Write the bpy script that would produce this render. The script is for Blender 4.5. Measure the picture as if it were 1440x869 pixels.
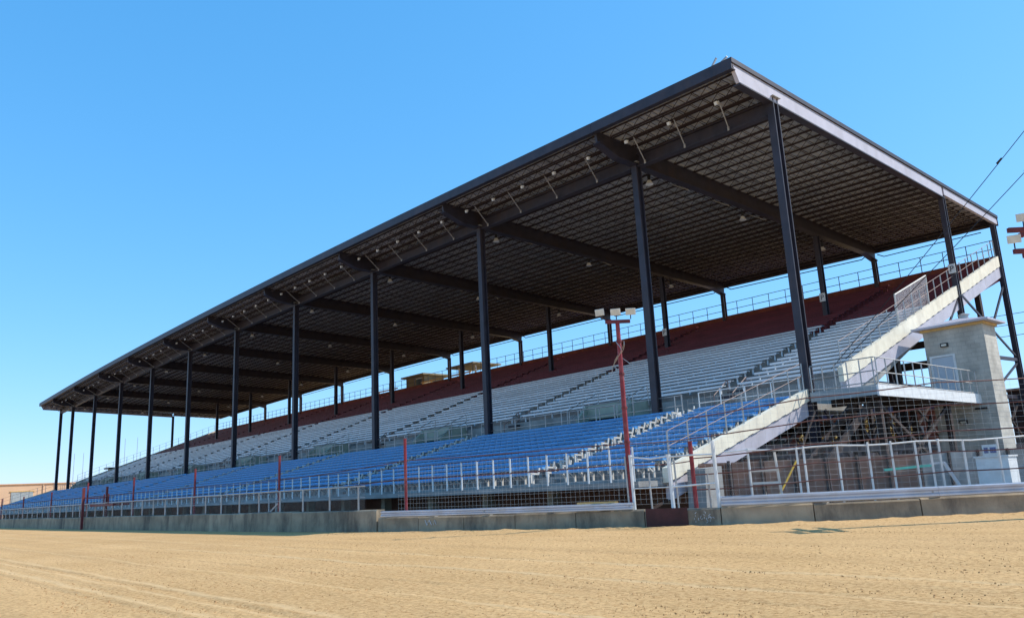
import bpy, math, random
from mathutils import Vector, Matrix, noise
random.seed(7)
for o in list(bpy.data.objects): bpy.data.objects.remove(o)
C = bpy.context.scene.collection
S = bpy.context.scene
U = 1.28            # all coordinates below are in units of 1.28 m (ground at z = 0)

# ------------------------------------------------------------------ camera
cam = bpy.data.cameras.new('camera'); camo = bpy.data.objects.new('camera', cam); C.objects.link(camo)
yaw, pitch, roll = 0.8500, 0.2194, -0.0493
fw = Vector((-math.sin(yaw)*math.cos(pitch), math.cos(yaw)*math.cos(pitch), math.sin(pitch)))
rt = fw.cross(Vector((0, 0, 1))).normalized(); up = rt.cross(fw)
r2 = rt*math.cos(roll)+up*math.sin(roll); u2 = -rt*math.sin(roll)+up*math.cos(roll)
M = Matrix((r2, u2, -fw)).transposed().to_4x4()
M.translation = Vector((13.069, -23.862, 1.0))*U
camo.matrix_world = M
cam.sensor_fit = 'HORIZONTAL'; cam.sensor_width = 36; cam.lens = 36*1128.6/1440
cam.clip_start = 0.1; cam.clip_end = 4000
S.camera = camo

# ------------------------------------------------------------------ sky, sun, exposure
SX, SY = 0.62, 0.76                       # horizontal shadow run per unit of height
el = math.atan2(1, math.hypot(SX, SY)); az = math.atan2(SX, SY)
w = bpy.data.worlds.new('World'); S.world = w; w.use_nodes = True
nt = w.node_tree; nt.nodes.clear()
sky = nt.nodes.new('ShaderNodeTexSky'); sky.sky_type = 'NISHITA'; sky.sun_disc = False
sky.sun_elevation = el; sky.sun_rotation = az
sky.air_density = 1.0; sky.dust_density = 0.25; sky.ozone_density = 2.2; sky.altitude = 150
# film-like colour response of the sky, the same over the whole dome: each channel is scaled and compressed
def chan(sock, gain, power):
    a = nt.nodes.new('ShaderNodeMath'); a.operation = 'MULTIPLY'; a.inputs[1].default_value = 0.178; nt.links.new(sock, a.inputs[0])
    b = nt.nodes.new('ShaderNodeMath'); b.operation = 'POWER'; b.inputs[1].default_value = power; nt.links.new(a.outputs[0], b.inputs[0])
    c = nt.nodes.new('ShaderNodeMath'); c.operation = 'MULTIPLY'; c.inputs[1].default_value = gain/0.178; nt.links.new(b.outputs[0], c.inputs[0])
    return c.outputs[0]
sep = nt.nodes.new('ShaderNodeSeparateColor'); hs = nt.nodes.new('ShaderNodeCombineColor')
for ch, gain, power in (('Red', 0.64, 1.0), ('Green', 0.86, 0.57), ('Blue', 1.22, 0.45)): nt.links.new(chan(sep.outputs[ch], gain, power), hs.inputs[ch])
bgn = nt.nodes.new('ShaderNodeBackground'); bgn.inputs['Strength'].default_value = 0.15
wo = nt.nodes.new('ShaderNodeOutputWorld')
nt.links.new(sky.outputs[0], sep.inputs[0]); nt.links.new(hs.outputs[0], bgn.inputs[0]); nt.links.new(bgn.outputs[0], wo.inputs[0])
sun = bpy.data.lights.new('sun', 'SUN'); sun.energy = 4.2; sun.angle = math.radians(0.53); sun.color = (1, 0.95, 0.87)
suno = bpy.data.objects.new('sun', sun); C.objects.link(suno)
suno.rotation_euler = Vector((SX, SY, 1)).to_track_quat('Z', 'Y').to_euler(); suno.location = (60, 60, 80)
S.view_settings.view_transform = 'Standard'; S.view_settings.look = 'None'
S.view_settings.exposure = 0.25; S.view_settings.gamma = 1
S.render.engine = 'CYCLES'

# ------------------------------------------------------------------ materials
def mat(name, col, rough=0.6, metal=0.0, var=0.15, scale=3.0, bump=0.0, bscale=None, rnd=0.0, dirt=None, dscale=0.6, damt=0.5, stretch=None, spec=0.4, streak=0.0):
    m = bpy.data.materials.new(name); m.use_nodes = True
    t = m.node_tree; N = t.nodes; L = t.links
    b = N['Principled BSDF']; b.inputs['Roughness'].default_value = rough; b.inputs['Metallic'].default_value = metal
    b.inputs['Specular IOR Level'].default_value = spec
    tc = N.new('ShaderNodeTexCoord'); geo = N.new('ShaderNodeNewGeometry')
    src = geo.outputs['Position']
    if stretch:
        mp = N.new('ShaderNodeMapping'); mp.inputs['Scale'].default_value = stretch
        L.new(src, mp.inputs[0]); src = mp.outputs[0]
    n1 = N.new('ShaderNodeTexNoise'); n1.inputs['Scale'].default_value = scale; n1.inputs['Detail'].default_value = 6
    L.new(src, n1.inputs['Vector'])
    r = N.new('ShaderNodeValToRGB')
    lo = tuple(max(0, c*(1-var)) for c in col)+(1,); hi = tuple(min(1, c*(1+var)) for c in col)+(1,)
    r.color_ramp.elements[0].color = lo; r.color_ramp.elements[1].color = hi
    r.color_ramp.elements[0].position = 0.3; r.color_ramp.elements[1].position = 0.7
    L.new(n1.outputs['Fac'], r.inputs[0]); out = r.outputs[0]
    if dirt:
        n2 = N.new('ShaderNodeTexNoise'); n2.inputs['Scale'].default_value = dscale; n2.inputs['Detail'].default_value = 8; n2.inputs['Roughness'].default_value = 0.7
        mp2 = N.new('ShaderNodeMapping'); mp2.inputs['Scale'].default_value = (1, 1, 0.35 if streak else 1)
        L.new(geo.outputs['Position'], mp2.inputs[0]); L.new(mp2.outputs[0], n2.inputs['Vector'])
        r2_ = N.new('ShaderNodeValToRGB'); r2_.color_ramp.elements[0].position = 0.48; r2_.color_ramp.elements[1].position = 0.66
        r2_.color_ramp.elements[1].color = (damt, damt, damt, 1)
        L.new(n2.outputs['Fac'], r2_.inputs[0])
        mx = N.new('ShaderNodeMix'); mx.data_type = 'RGBA'
        L.new(r2_.outputs[0], mx.inputs['Factor']); L.new(out, mx.inputs['A']); mx.inputs['B'].default_value = tuple(dirt)+(1,)
        out = mx.outputs['Result']
    if rnd:
        oi = N.new('ShaderNodeObjectInfo'); h = N.new('ShaderNodeHueSaturation')
        ma = N.new('ShaderNodeMapRange'); ma.inputs['To Min'].default_value = 1-rnd; ma.inputs['To Max'].default_value = 1+rnd
        L.new(oi.outputs['Random'], ma.inputs[0]); L.new(ma.outputs[0], h.inputs['Value']); L.new(out, h.inputs['Color']); out = h.outputs[0]
    L.new(out, b.inputs['Base Color'])
    if bump:
        n3 = N.new('ShaderNodeTexNoise'); n3.inputs['Scale'].default_value = bscale or scale*4; n3.inputs['Detail'].default_value = 5
        L.new(src, n3.inputs['Vector'])
        bp = N.new('ShaderNodeBump'); bp.inputs['Strength'].default_value = bump; bp.inputs['Distance'].default_value = 0.03
        L.new(n3.outputs['Fac'], bp.inputs['Height']); L.new(bp.outputs[0], b.inputs['Normal'])
    return m

def dirt_mat():
    m = bpy.data.materials.new('track_dirt'); m.use_nodes = True
    t = m.node_tree; N = t.nodes; L = t.links; b = N['Principled BSDF']
    b.inputs['Roughness'].default_value = 0.95; b.inputs['Specular IOR Level'].default_value = 0.15
    geo = N.new('ShaderNodeNewGeometry')
    def nz(sc, det, st=(1, 1, 1), ro=0.6):
        mp = N.new('ShaderNodeMapping'); mp.inputs['Scale'].default_value = st; L.new(geo.outputs['Position'], mp.inputs[0])
        n = N.new('ShaderNodeTexNoise'); n.inputs['Scale'].default_value = sc; n.inputs['Detail'].default_value = det; n.inputs['Roughness'].default_value = ro
        L.new(mp.outputs[0], n.inputs['Vector']); return n.outputs['Fac']
    def ramp(f, p0, c0, p1, c1):
        r = N.new('ShaderNodeValToRGB'); r.color_ramp.elements[0].position = p0; r.color_ramp.elements[1].position = p1
        r.color_ramp.elements[0].color = c0+(1,); r.color_ramp.elements[1].color = c1+(1,); L.new(f, r.inputs[0]); return r.outputs[0]
    def mix(f, a, bb, fac=None, mode='MIX'):
        x = N.new('ShaderNodeMix'); x.data_type = 'RGBA'; x.blend_type = mode
        if f is None: x.inputs['Factor'].default_value = fac
        else: L.new(f, x.inputs['Factor'])
        L.new(a, x.inputs['A']); L.new(bb, x.inputs['B']); return x.outputs['Result']
    base = ramp(nz(0.25, 5), 0.3, (0.60, 0.378, 0.168), 0.7, (0.69, 0.447, 0.212))
    streak = ramp(nz(1.0, 6, (0.035, 1.1, 1)), 0.35, (0.84, 0.82, 0.80), 0.62, (1.05, 1.04, 1.03))
    c = mix(None, base, streak, 0.6, 'MULTIPLY')
    grain = ramp(nz(13, 7, ro=0.8), 0.40, (0.66, 0.56, 0.45), 0.56, (1.08, 1.07, 1.06))
    c = mix(None, c, grain, 0.85, 'MULTIPLY')
    spots = ramp(nz(9, 4, ro=0.7), 0.66, (1, 1, 1), 0.73, (0.62, 0.47, 0.33))
    c = mix(None, c, spots, 0.7, 'MULTIPLY')
    # pale compacted drag lines left by the grader, running along the track
    sp = N.new('ShaderNodeSeparateXYZ'); L.new(geo.outputs['Position'], sp.inputs[0])
    def mth(op, a, bb):
        x = N.new('ShaderNodeMath'); x.operation = op
        for k_, vv in enumerate((a, bb)):
            if isinstance(vv, (int, float)): x.inputs[k_].default_value = vv
            else: L.new(vv, x.inputs[k_])
        return x.outputs[0]
    wob = mth('MULTIPLY', mth('SUBTRACT', nz(0.35, 2), 0.5), 0.5)
    yy = mth('ADD', sp.outputs['Y'], wob); tot = None
    for yr, wd in ((-20.30, .07), (-21.0, .07), (-20.62, .035), (-19.1, .03), (-17.25, .045), (-15.95, .04)):
        d_ = mth('ABSOLUTE', mth('SUBTRACT', yy, yr*U), 0.0); f_ = mth('SUBTRACT', 1.0, mth('DIVIDE', d_, wd*U*1.4)); f_ = mth('MAXIMUM', f_, 0.0)
        tot = f_ if tot is None else mth('MAXIMUM', tot, f_)
    brk_ = mth('MULTIPLY', mth('MULTIPLY', tot, nz(1.3, 3)), 1.0)
    pale = N.new('ShaderNodeRGB'); pale.outputs[0].default_value = (0.76, 0.53, 0.28, 1)
    c = mix(brk_, c, pale.outputs[0])
    L.new(c, b.inputs['Base Color'])
    b1 = N.new('ShaderNodeBump'); b1.inputs['Strength'].default_value = 0.5; b1.inputs['Distance'].default_value = 0.05
    L.new(nz(14, 8, (0.7, 1, 1), 0.75), b1.inputs['Height'])
    b2 = N.new('ShaderNodeBump'); b2.inputs['Strength'].default_value = 0.6; b2.inputs['Distance'].default_value = 0.02
    L.new(nz(42, 4, ro=0.7), b2.inputs['Height']); L.new(b1.outputs[0], b2.inputs['Normal']); L.new(b2.outputs[0], b.inputs['Normal'])
    return m

def brick_mat(name, c1, c2, mortar, bw, bh, msize=0.01, rough=0.85):
    m = bpy.data.materials.new(name); m.use_nodes = True
    t = m.node_tree; N = t.nodes; L = t.links; b = N['Principled BSDF']; b.inputs['Roughness'].default_value = rough
    b.inputs['Specular IOR Level'].default_value = 0.2
    geo = N.new('ShaderNodeNewGeometry'); sp = N.new('ShaderNodeSeparateXYZ'); L.new(geo.outputs['Position'], sp.inputs[0])
    ad = N.new('ShaderNodeMath'); L.new(sp.outputs['X'], ad.inputs[0]); L.new(sp.outputs['Y'], ad.inputs[1])
    cb = N.new('ShaderNodeCombineXYZ'); L.new(ad.outputs[0], cb.inputs['X']); L.new(sp.outputs['Z'], cb.inputs['Y'])
    br = N.new('ShaderNodeTexBrick'); L.new(cb.outputs[0], br.inputs['Vector'])
    br.inputs['Scale'].default_value = 1; br.inputs['Brick Width'].default_value = bw; br.inputs['Row Height'].default_value = bh; br.inputs['Mortar Size'].default_value = msize
    br.inputs['Color1'].default_value = c1+(1,); br.inputs['Color2'].default_value = c2+(1,); br.inputs['Mortar'].default_value = mortar+(1,)
    n = N.new('ShaderNodeTexNoise'); n.inputs['Scale'].default_value = 1.2; n.inputs['Detail'].default_value = 8; L.new(geo.outputs['Position'], n.inputs['Vector'])
    r = N.new('ShaderNodeValToRGB'); r.color_ramp.elements[0].color = (.72, .72, .72, 1); r.color_ramp.elements[1].color = (1.1, 1.1, 1.1, 1)
    r.color_ramp.elements[0].position = .35; r.color_ramp.elements[1].position = .65; L.new(n.outputs['Fac'], r.inputs[0])
    mx = N.new('ShaderNodeMix'); mx.data_type = 'RGBA'; mx.blend_type = 'MULTIPLY'; mx.inputs['Factor'].default_value = 1
    L.new(br.outputs['Color'], mx.inputs['A']); L.new(r.outputs[0], mx.inputs['B']); L.new(mx.outputs['Result'], b.inputs['Base Color'])
    bp = N.new('ShaderNodeBump'); bp.inputs['Strength'].default_value = 0.5; bp.inputs['Distance'].default_value = 0.01; bp.invert = True
    L.new(br.outputs['Fac'], bp.inputs['Height']); L.new(bp.outputs[0], b.inputs['Normal'])
    return m

def glass_mat():
    return mat('dark_glass', (0.10, 0.13, 0.12), 0.15, 0, 0.2, 1.5, spec=0.6)

MT = dict(
    dirt=dirt_mat(),
    steel=mat('dark_painted_steel', (0.034, 0.030, 0.042), 0.5, 0, 0.25, 2.0, bump=0.05, dirt=(0.07, 0.045, 0.035), dscale=1.1, damt=0.4, streak=1),
    steel_rust=mat('rusty_brown_steel', (0.032, 0.021, 0.018), 0.75, 0, 0.4, 2.5, bump=0.1, dirt=(0.075, 0.034, 0.02), dscale=1.5, damt=0.6),
    joist=mat('red_oxide_joist', (0.032, 0.018, 0.016), 0.7, 0, 0.25, 2.0, rnd=0.12),
    deck=mat('galvanised_roof_deck', (0.43, 0.415, 0.40), 0.6, 0.0, 0.15, 1.2, dirt=(0.23, 0.215, 0.205), dscale=0.35, damt=0.7),
    roofwhite=mat('white_roof_membrane', (0.75, 0.75, 0.75), 0.6, 0, 0.06, 0.6),
    lavender=mat('pale_grey_paint', (0.50, 0.475, 0.53), 0.5, 0, 0.08, 1.5, bump=0.04, dirt=(0.36, 0.33, 0.35), dscale=0.8, damt=0.5, streak=1),
    cream=mat('cream_painted_concrete', (0.80, 0.735, 0.58), 0.8, 0, 0.08, 2.0, bump=0.1, dirt=(0.45, 0.38, 0.30), dscale=0.9, damt=0.45, streak=1),
    concrete=mat('weathered_concrete', (0.33, 0.265, 0.185), 0.9, 0, 0.25, 1.6, bump=0.35, bscale=9, dirt=(0.085, 0.072, 0.06), dscale=0.9, damt=0.8, rnd=0.10, streak=1),
    tread=mat('grey_concrete_tread', (0.30, 0.295, 0.28), 0.9, 0, 0.2, 1.2, bump=0.2, dirt=(0.16, 0.155, 0.15), dscale=0.5, damt=0.6),
    walkgrey=mat('grey_painted_deck', (0.33, 0.37, 0.38), 0.7, 0, 0.1, 2.0, dirt=(0.2, 0.2, 0.19), damt=0.4),
    sage=mat('pale_green_wall', (0.36, 0.39, 0.31), 0.85, 0, 0.1, 1.5, dirt=(0.25, 0.27, 0.2), damt=0.4),
    blue=mat('blue_seat_plastic', (0.125, 0.335, 0.60), 0.45, 0, 0.12, 1.0, rnd=0.10, dirt=(0.20, 0.40, 0.63), dscale=0.7, damt=0.5),
    bracket=mat('pale_seat_bracket', (0.62, 0.58, 0.52), 0.6, 0, 0.15, 4),
    alum=mat('pale_aluminium_bench', (0.70, 0.73, 0.76), 0.45, 0.1, 0.1, 0.8, rnd=0.11, dirt=(0.56, 0.59, 0.62), dscale=0.5, damt=0.5),
    maroon=mat('maroon_bench_paint', (0.145, 0.020, 0.028), 0.6, 0, 0.2, 0.8, rnd=0.1),
    rustcap=mat('rusty_parapet', (0.20, 0.055, 0.035), 0.8, 0, 0.3, 1.5, bump=0.1),
    white=mat('white_paint', (0.74, 0.74, 0.72), 0.5, 0, 0.08, 4, dirt=(0.5, 0.46, 0.42), dscale=2.5, damt=0.4, rnd=0.05),
    galv=mat('galvanised_pipe', (0.42, 0.42, 0.41), 0.45, 0.5, 0.15, 4, dirt=(0.3, 0.2, 0.14), dscale=2, damt=0.5),
    wire=mat('fence_wire', (0.68, 0.67, 0.64), 0.5, 0.3, 0.1, 4),
    red=mat('red_pole_paint', (0.23, 0.022, 0.028), 0.5, 0, 0.2, 3, dirt=(0.33, 0.12, 0.12), dscale=4, damt=0.55),
    darkred=mat('dark_red_steel', (0.16, 0.028, 0.028), 0.6, 0, 0.3, 3),
    cable=mat('brown_cable', (0.13, 0.05, 0.04), 0.7, 0, 0.3, 5),
    rail=mat('guardrail_zinc', (0.52, 0.55, 0.62), 0.35, 0.55, 0.12, 1.5, dirt=(0.45, 0.42, 0.4), dscale=1.6, damt=0.5),
    plate=mat('brown_steel_plate', (0.075, 0.022, 0.020), 0.65, 0, 0.3, 3, bump=0.1),
    cmu=brick_mat('grey_block_wall', (0.50, 0.465, 0.40), (0.555, 0.52, 0.45), (0.41, 0.385, 0.34), 0.40, 0.20, 0.008),
    brick=brick_mat('red_brick', (0.25, 0.075, 0.055), (0.33, 0.115, 0.08), (0.30, 0.24, 0.2), 0.6, 0.22, 0.012),
    darkbrick=brick_mat('dark_brown_brick', (0.060, 0.035, 0.032), (0.085, 0.05, 0.045), (0.05, 0.04, 0.04), 0.5, 0.2, 0.012),
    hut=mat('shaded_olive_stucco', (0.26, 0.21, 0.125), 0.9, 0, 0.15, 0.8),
    endrail=mat('faded_brown_pipe', (0.26, 0.17, 0.15), 0.6, 0, 0.25, 4),
    tan=mat('tan_stucco', (0.66, 0.44, 0.28), 0.9, 0, 0.06, 0.3, dirt=(0.55, 0.36, 0.23), dscale=0.1, damt=0.5),
    glass=glass_mat(),
    lampglass=mat('clouded_lamp_lens', (0.66, 0.62, 0.52), 0.25, 0, 0.15, 6),
    lampwhite=mat('white_lamp_housing', (0.72, 0.72, 0.70), 0.5, 0, 0.08, 6),
    brace=mat('grey_kicker_brace', (0.40, 0.385, 0.36), 0.6, 0.2, 0.15, 4),
    ochre=mat('ochre_trim', (0.62, 0.40, 0.15), 0.7, 0, 0.12, 3),
    door=mat('pale_blue_door', (0.50, 0.55, 0.60), 0.5, 0, 0.05, 3),
    yellow=mat('yellow_pole', (0.72, 0.42, 0.03), 0.5, 0, 0.1, 5),
    teal=mat('teal_board', (0.08, 0.42, 0.32), 0.6, 0, 0.2, 5),
    panelbrown=mat('brown_weathered_panel', (0.20, 0.095, 0.06), 0.85, 0, 0.35, 1.6, bump=0.1, dirt=(0.26, 0.17, 0.12), dscale=0.9, damt=0.5, rnd=0.15),
    asphalt=mat('pale_apron', (0.20, 0.185, 0.165), 0.95, 0, 0.15, 1.2, bump=0.2, dirt=(0.3, 0.24, 0.17), dscale=0.5, damt=0.6),
    blacksteel=mat('black_fitting', (0.02, 0.02, 0.022), 0.5, 0, 0.2, 5),
    navy=mat('blue_metal_fascia', (0.10, 0.13, 0.28), 0.5, 0, 0.15, 3),
    leaf=mat('yellow_green_leaf', (0.34, 0.23, 0.04), 0.7, 0, 0.45, 2.5),
    bark=mat('bark', (0.08, 0.055, 0.04), 0.9, 0, 0.3, 6, bump=0.3),
    clod=mat('dry_brown_clod', (0.50, 0.30, 0.14), 0.95, 0, 0.25, 9, spec=0.1),
    chalk=mat('white_chalk_paint', (0.55, 0.55, 0.56), 0.9, 0, 0.25, 12),
    ink=mat('dark_sign_ink', (0.03, 0.03, 0.05), 0.6, 0, 0.1, 5),
)

def mesh_alpha_mat(name, col, pitch, wire, uvdir=1):
    """fine woven wire cloth: thin crossing wires with real holes between them"""
    m = bpy.data.materials.new(name); m.use_nodes = True
    t = m.node_tree; N = t.nodes; L = t.links; b = N['Principled BSDF']
    b.inputs['Base Color'].default_value = col+(1,); b.inputs['Roughness'].default_value = 0.5; b.inputs['Metallic'].default_value = 0.3
    geo = N.new('ShaderNodeNewGeometry'); sp = N.new('ShaderNodeSeparateXYZ'); L.new(geo.outputs['Position'], sp.inputs[0])
    h = N.new('ShaderNodeMath'); h.operation = 'MULTIPLY_ADD'; h.inputs[1].default_value = uvdir
    L.new(sp.outputs['Y'], h.inputs[0]); L.new(sp.outputs['X'], h.inputs[2])
    res = []
    for sg in (1, -1):
        a = N.new('ShaderNodeMath'); a.operation = 'MULTIPLY_ADD'; a.inputs[1].default_value = sg
        L.new(h.outputs[0], a.inputs[0]); L.new(sp.outputs['Z'], a.inputs[2])
        d = N.new('ShaderNodeMath'); d.operation = 'PINGPONG'; d.inputs[1].default_value = pitch; L.new(a.outputs[0], d.inputs[0])
        c = N.new('ShaderNodeMath'); c.operation = 'LESS_THAN'; c.inputs[1].default_value = wire; L.new(d.outputs[0], c.inputs[0]); res.append(c)
    mx = N.new('ShaderNodeMath'); mx.operation = 'MAXIMUM'; L.new(res[0].outputs[0], mx.inputs[0]); L.new(res[1].outputs[0], mx.inputs[1])
    L.new(mx.outputs[0], b.inputs['Alpha'])
    return m
MT['chain'] = mesh_alpha_mat('chain_link_wire', (0.5, 0.5, 0.5), 0.04, 0.0016)
MT['screen'] = mesh_alpha_mat('fine_screen_wire', (0.55, 0.5, 0.5), 0.02, 0.0042)

# ------------------------------------------------------------------ mesh helpers
class MB:
    def __init__(s): s.v = []; s.f = []; s.m = []
    def quadbox(s, c):      # 8 corners: bottom ring, top ring
        i = len(s.v); s.v += [tuple(p) for p in c]
        s.f += [(i+3, i+2, i+1, i), (i+4, i+5, i+6, i+7)] + [(i+k, i+(k+1) % 4, i+4+(k+1) % 4, i+4+k) for k in range(4)]
        return s
    def box(s, x0, x1, y0, y1, z0, z1):
        return s.quadbox([(x0, y0, z0), (x1, y0, z0), (x1, y1, z0), (x0, y1, z0), (x0, y0, z1), (x1, y0, z1), (x1, y1, z1), (x0, y1, z1)])
    def bar(s, p, q, wd, ht, ref=(0, 0, 1)):
        p = Vector(p); q = Vector(q); d = (q-p).normalized(); r = d.cross(Vector(ref))
        if r.length < 1e-4: r = d.cross(Vector((0, 1, 0)))
        r.normalize(); n = r.cross(d); a = r*wd/2; b = n*ht/2
        return s.quadbox([p-a-b, p+a-b, p+a+b, p-a+b, q-a-b, q+a-b, q+a+b, q-a+b])
    def tube(s, p, q, r, n=6, r1=None, cap=True):
        p = Vector(p); q = Vector(q); d = (q-p).normalized(); a = d.cross(Vector((0, 0, 1)))
        if a.length < 1e-3: a = Vector((1, 0, 0))
        a.normalize(); b = a.cross(d); r1 = r if r1 is None else r1; i = len(s.v)
        for c, rr in ((p, r), (q, r1)):
            for k in range(n):
                t = 2*math.pi*k/n; s.v.append(tuple(c+a*math.cos(t)*rr+b*math.sin(t)*rr))
        s.f += [(i+k, i+n+k, i+n+(k+1) % n, i+(k+1) % n) for k in range(n)]
        if cap: s.f += [tuple(i+k for k in range(n)), tuple(i+n+k for k in reversed(range(n)))]
        return s
    def path(s, pts, r, n=5):
        for a, b in zip(pts[:-1], pts[1:]): s.tube(a, b, r, n)
        return s
    def prism(s, prof, x0, x1, axis='x'):      # closed profile (y,z) pushed along x
        i = len(s.v); n = len(prof)
        for x in (x0, x1): s.v += [(x, y, z) for y, z in prof] if axis == 'x' else [(y, x, z) for y, z in prof]
        s.f += [(i+k, i+(k+1) % n, i+n+(k+1) % n, i+n+k) for k in range(n)]
        s.f += [tuple(i+k for k in reversed(range(n))), tuple(i+n+k for k in range(n))]
        return s
    def sweep(s, pts, prof):                   # profile (out,z) swept along plan polyline
        i = len(s.v); n = len(prof)
        for k, p in enumerate(pts):
            a = pts[max(0, k-1)]; b = pts[min(len(pts)-1, k+1)]; d = Vector((b[0]-a[0], b[1]-a[1])).normalized(); nn = Vector((d.y, -d.x))
            s.v += [(p[0]+nn.x*o, p[1]+nn.y*o, z) for o, z in prof]
        for k in range(len(pts)-1):
            for j in range(n): s.f.append((i+k*n+j, i+k*n+(j+1) % n, i+(k+1)*n+(j+1) % n, i+(k+1)*n+j))
        s.f += [tuple(i+j for j in reversed(range(n))), tuple(i+(len(pts)-1)*n+j for j in range(n))]
        return s

WL = {}
def mesh(name, mb, m, org):
    me = bpy.data.meshes.new(name)
    me.from_pydata([((x-org[0])*U, (y-org[1])*U, (z-org[2])*U) for x, y, z in mb.v], [], mb.f)
    for mm in (m if isinstance(m, (list, tuple)) else [m]): me.materials.append(MT[mm])
    me.validate(); me.update()
    return me
def link(name, me, org, parent=None, rot=None):
    o = bpy.data.objects.new(name, me); C.objects.link(o)
    wl = Vector(org)*U; WL[o.name] = wl
    if parent: o.parent = parent; o.location = wl-WL[parent.name]
    else: o.location = wl
    if rot: o.rotation_euler = rot
    return o
def build(name, mb, m, parent=None, org=None, smooth=False):
    if org is None:
        xs, ys, zs = zip(*mb.v); org = ((min(xs)+max(xs))/2, (min(ys)+max(ys))/2, min(zs))
    me = mesh(name, mb, m, org)
    if smooth:
        for p in me.polygons: p.use_smooth = True
    return link(name, me, org, parent)
def thing(name, label, cat, loc=(0, 0, 0), group=None):
    o = link(name, None, loc); o.empty_display_size = 0.5
    return tag(o, label, cat, group)
def tag(o, label, cat, group=None):
    o['label'] = label; o['category'] = cat
    if group: o['group'] = group
    return o
def struct(o): o['kind'] = 'structure'; return o

# ------------------------------------------------------------------ plan data
E_, L_ = 6.149, 10.0
XC = [0]+[-(E_+L_*i) for i in range(10)]+[-(2*E_+90)]
XF = XC[-1]                                     # far end of the stand
Y2, Y3 = 13.9, 20.12
HALF = (2*E_+90)/2
def cz(x): return 0.68*(1-((x+HALF)/HALF)**2) if XF <= x <= 0 else 0
ZJ = lambda y: 13.66-0.043*y                    # underside of joists
AIS = [-4.7-12.5*i for i in range(8)]           # aisle centre lines
AW = 0.36                                       # half aisle width
WALL = [(-150, -12.85), (-100, -12.85), (-55.4, -12.82), (-35, -12.73), (-16.87, -12.47), (-11, -12.15), (-6.85, -11.74), (-4.4, -11.28), (-2.24, -10.76), (-.6, -10.2), (.9, -9.59), (2.0, -9.15), (3.07, -8.59), (4.1, -7.75), (5.11, -6.79), (6.0, -5.82), (6.92, -4.77), (8.0, -3.45), (9.4, -1.6), (11.5, 1.4), (15, 6.4)]
def wy(x):
    for (a, b), (c, d) in zip(WALL[:-1], WALL[1:]):
        if a <= x <= c: return b+(d-b)*(x-a)/(c-a)
    return WALL[-1][1]
def wn(x):
    d = Vector((0.1, wy(x+0.05)-wy(x-0.05))).normalized(); return Vector((d.y, -d.x))
def wpt(x, off, z):                             # off > 0: behind the wall, away from the track
    n = wn(x); return (x-n.x*off, wy(x)-n.y*off, z)
def wseg(x0, x1, off=0, step=0.8):
    n = max(2, int(abs(x1-x0)/step)+1); return [wpt(x0+(x1-x0)*k/(n-1), off, 0)[:2] for k in range(n)]

# ------------------------------------------------------------------ ground
RUTS = [(-14.6, .010, .06), (-15.9, .016, .05), (-16.5, .010, .05), (-17.2, .020, .05), (-17.8, .012, .04), (-18.4, .016, .05), (-19.2, .014, .045), (-20.45, .026, .055), (-20.8, .012, .04), (-21.15, .024, .055)]
def ground():
    cx, cy = 7.0, -19.0
    def axis(c, n, fine, far):
        pos = [0.0]; st = fine
        while pos[-1] < far:
            pos.append(pos[-1]+st); st = fine if pos[-1] < n else st*1.06
        return [c-p for p in reversed(pos[1:])]+[c+p for p in pos]
    xs = axis(cx, 9, 0.055, 900); ys = axis(cy, 5, 0.04, 900)
    v = []
    for y in ys:
        for x in xs:
            d = math.hypot(x-cx, y-cy)
            z = 0
            if d < 60 and y < wy(x)-0.05:
                q = Vector((x*0.25, y*2.2, 0)); z = 0.010*noise.noise(q)+0.005*noise.noise(Vector((x*1.6, y*4.0, 3)))
                if d < 20: z += 0.005*noise.noise(Vector((x*5, y*6, 1)))+0.006*noise.noise(Vector((x*13, y*13, 5)))
                for yr, am, wd in RUTS:
                    dy = y-yr-0.06*math.sin(x*0.23+yr*3)-0.02*math.sin(x*1.1+yr)
                    if abs(dy) < .35: z += .6*am*(math.exp(-((dy-.05)/wd)**2)-.9*math.exp(-((dy+.05)/wd)**2))*(.6+.5*noise.noise(Vector((x*.7, yr, 0))))
                z *= min(1, (60-d)/20)
                bank = wy(x)-y
                if bank < 1.6 and x > -9: z += (0.045+0.03*noise.noise(Vector((x*1.2, y*2, 9)))+.02*noise.noise(Vector((x*5, y*6, 2))))*math.exp(-((bank-0.45)/0.40)**2)*min(1, (x+9)/6)
            v.append((x*U, y*U, z*U))
    nx = len(xs); f = [(j*nx+i, j*nx+i+1, (j+1)*nx+i+1, (j+1)*nx+i) for j in range(len(ys)-1) for i in range(nx-1)]
    me = bpy.data.meshes.new('ground'); me.from_pydata(v, [], f); me.materials.append(MT['dirt']); me.update()
    for p in me.polygons: p.use_smooth = True
    o = bpy.data.objects.new('ground', me); C.objects.link(o); struct(o)
ground()
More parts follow.
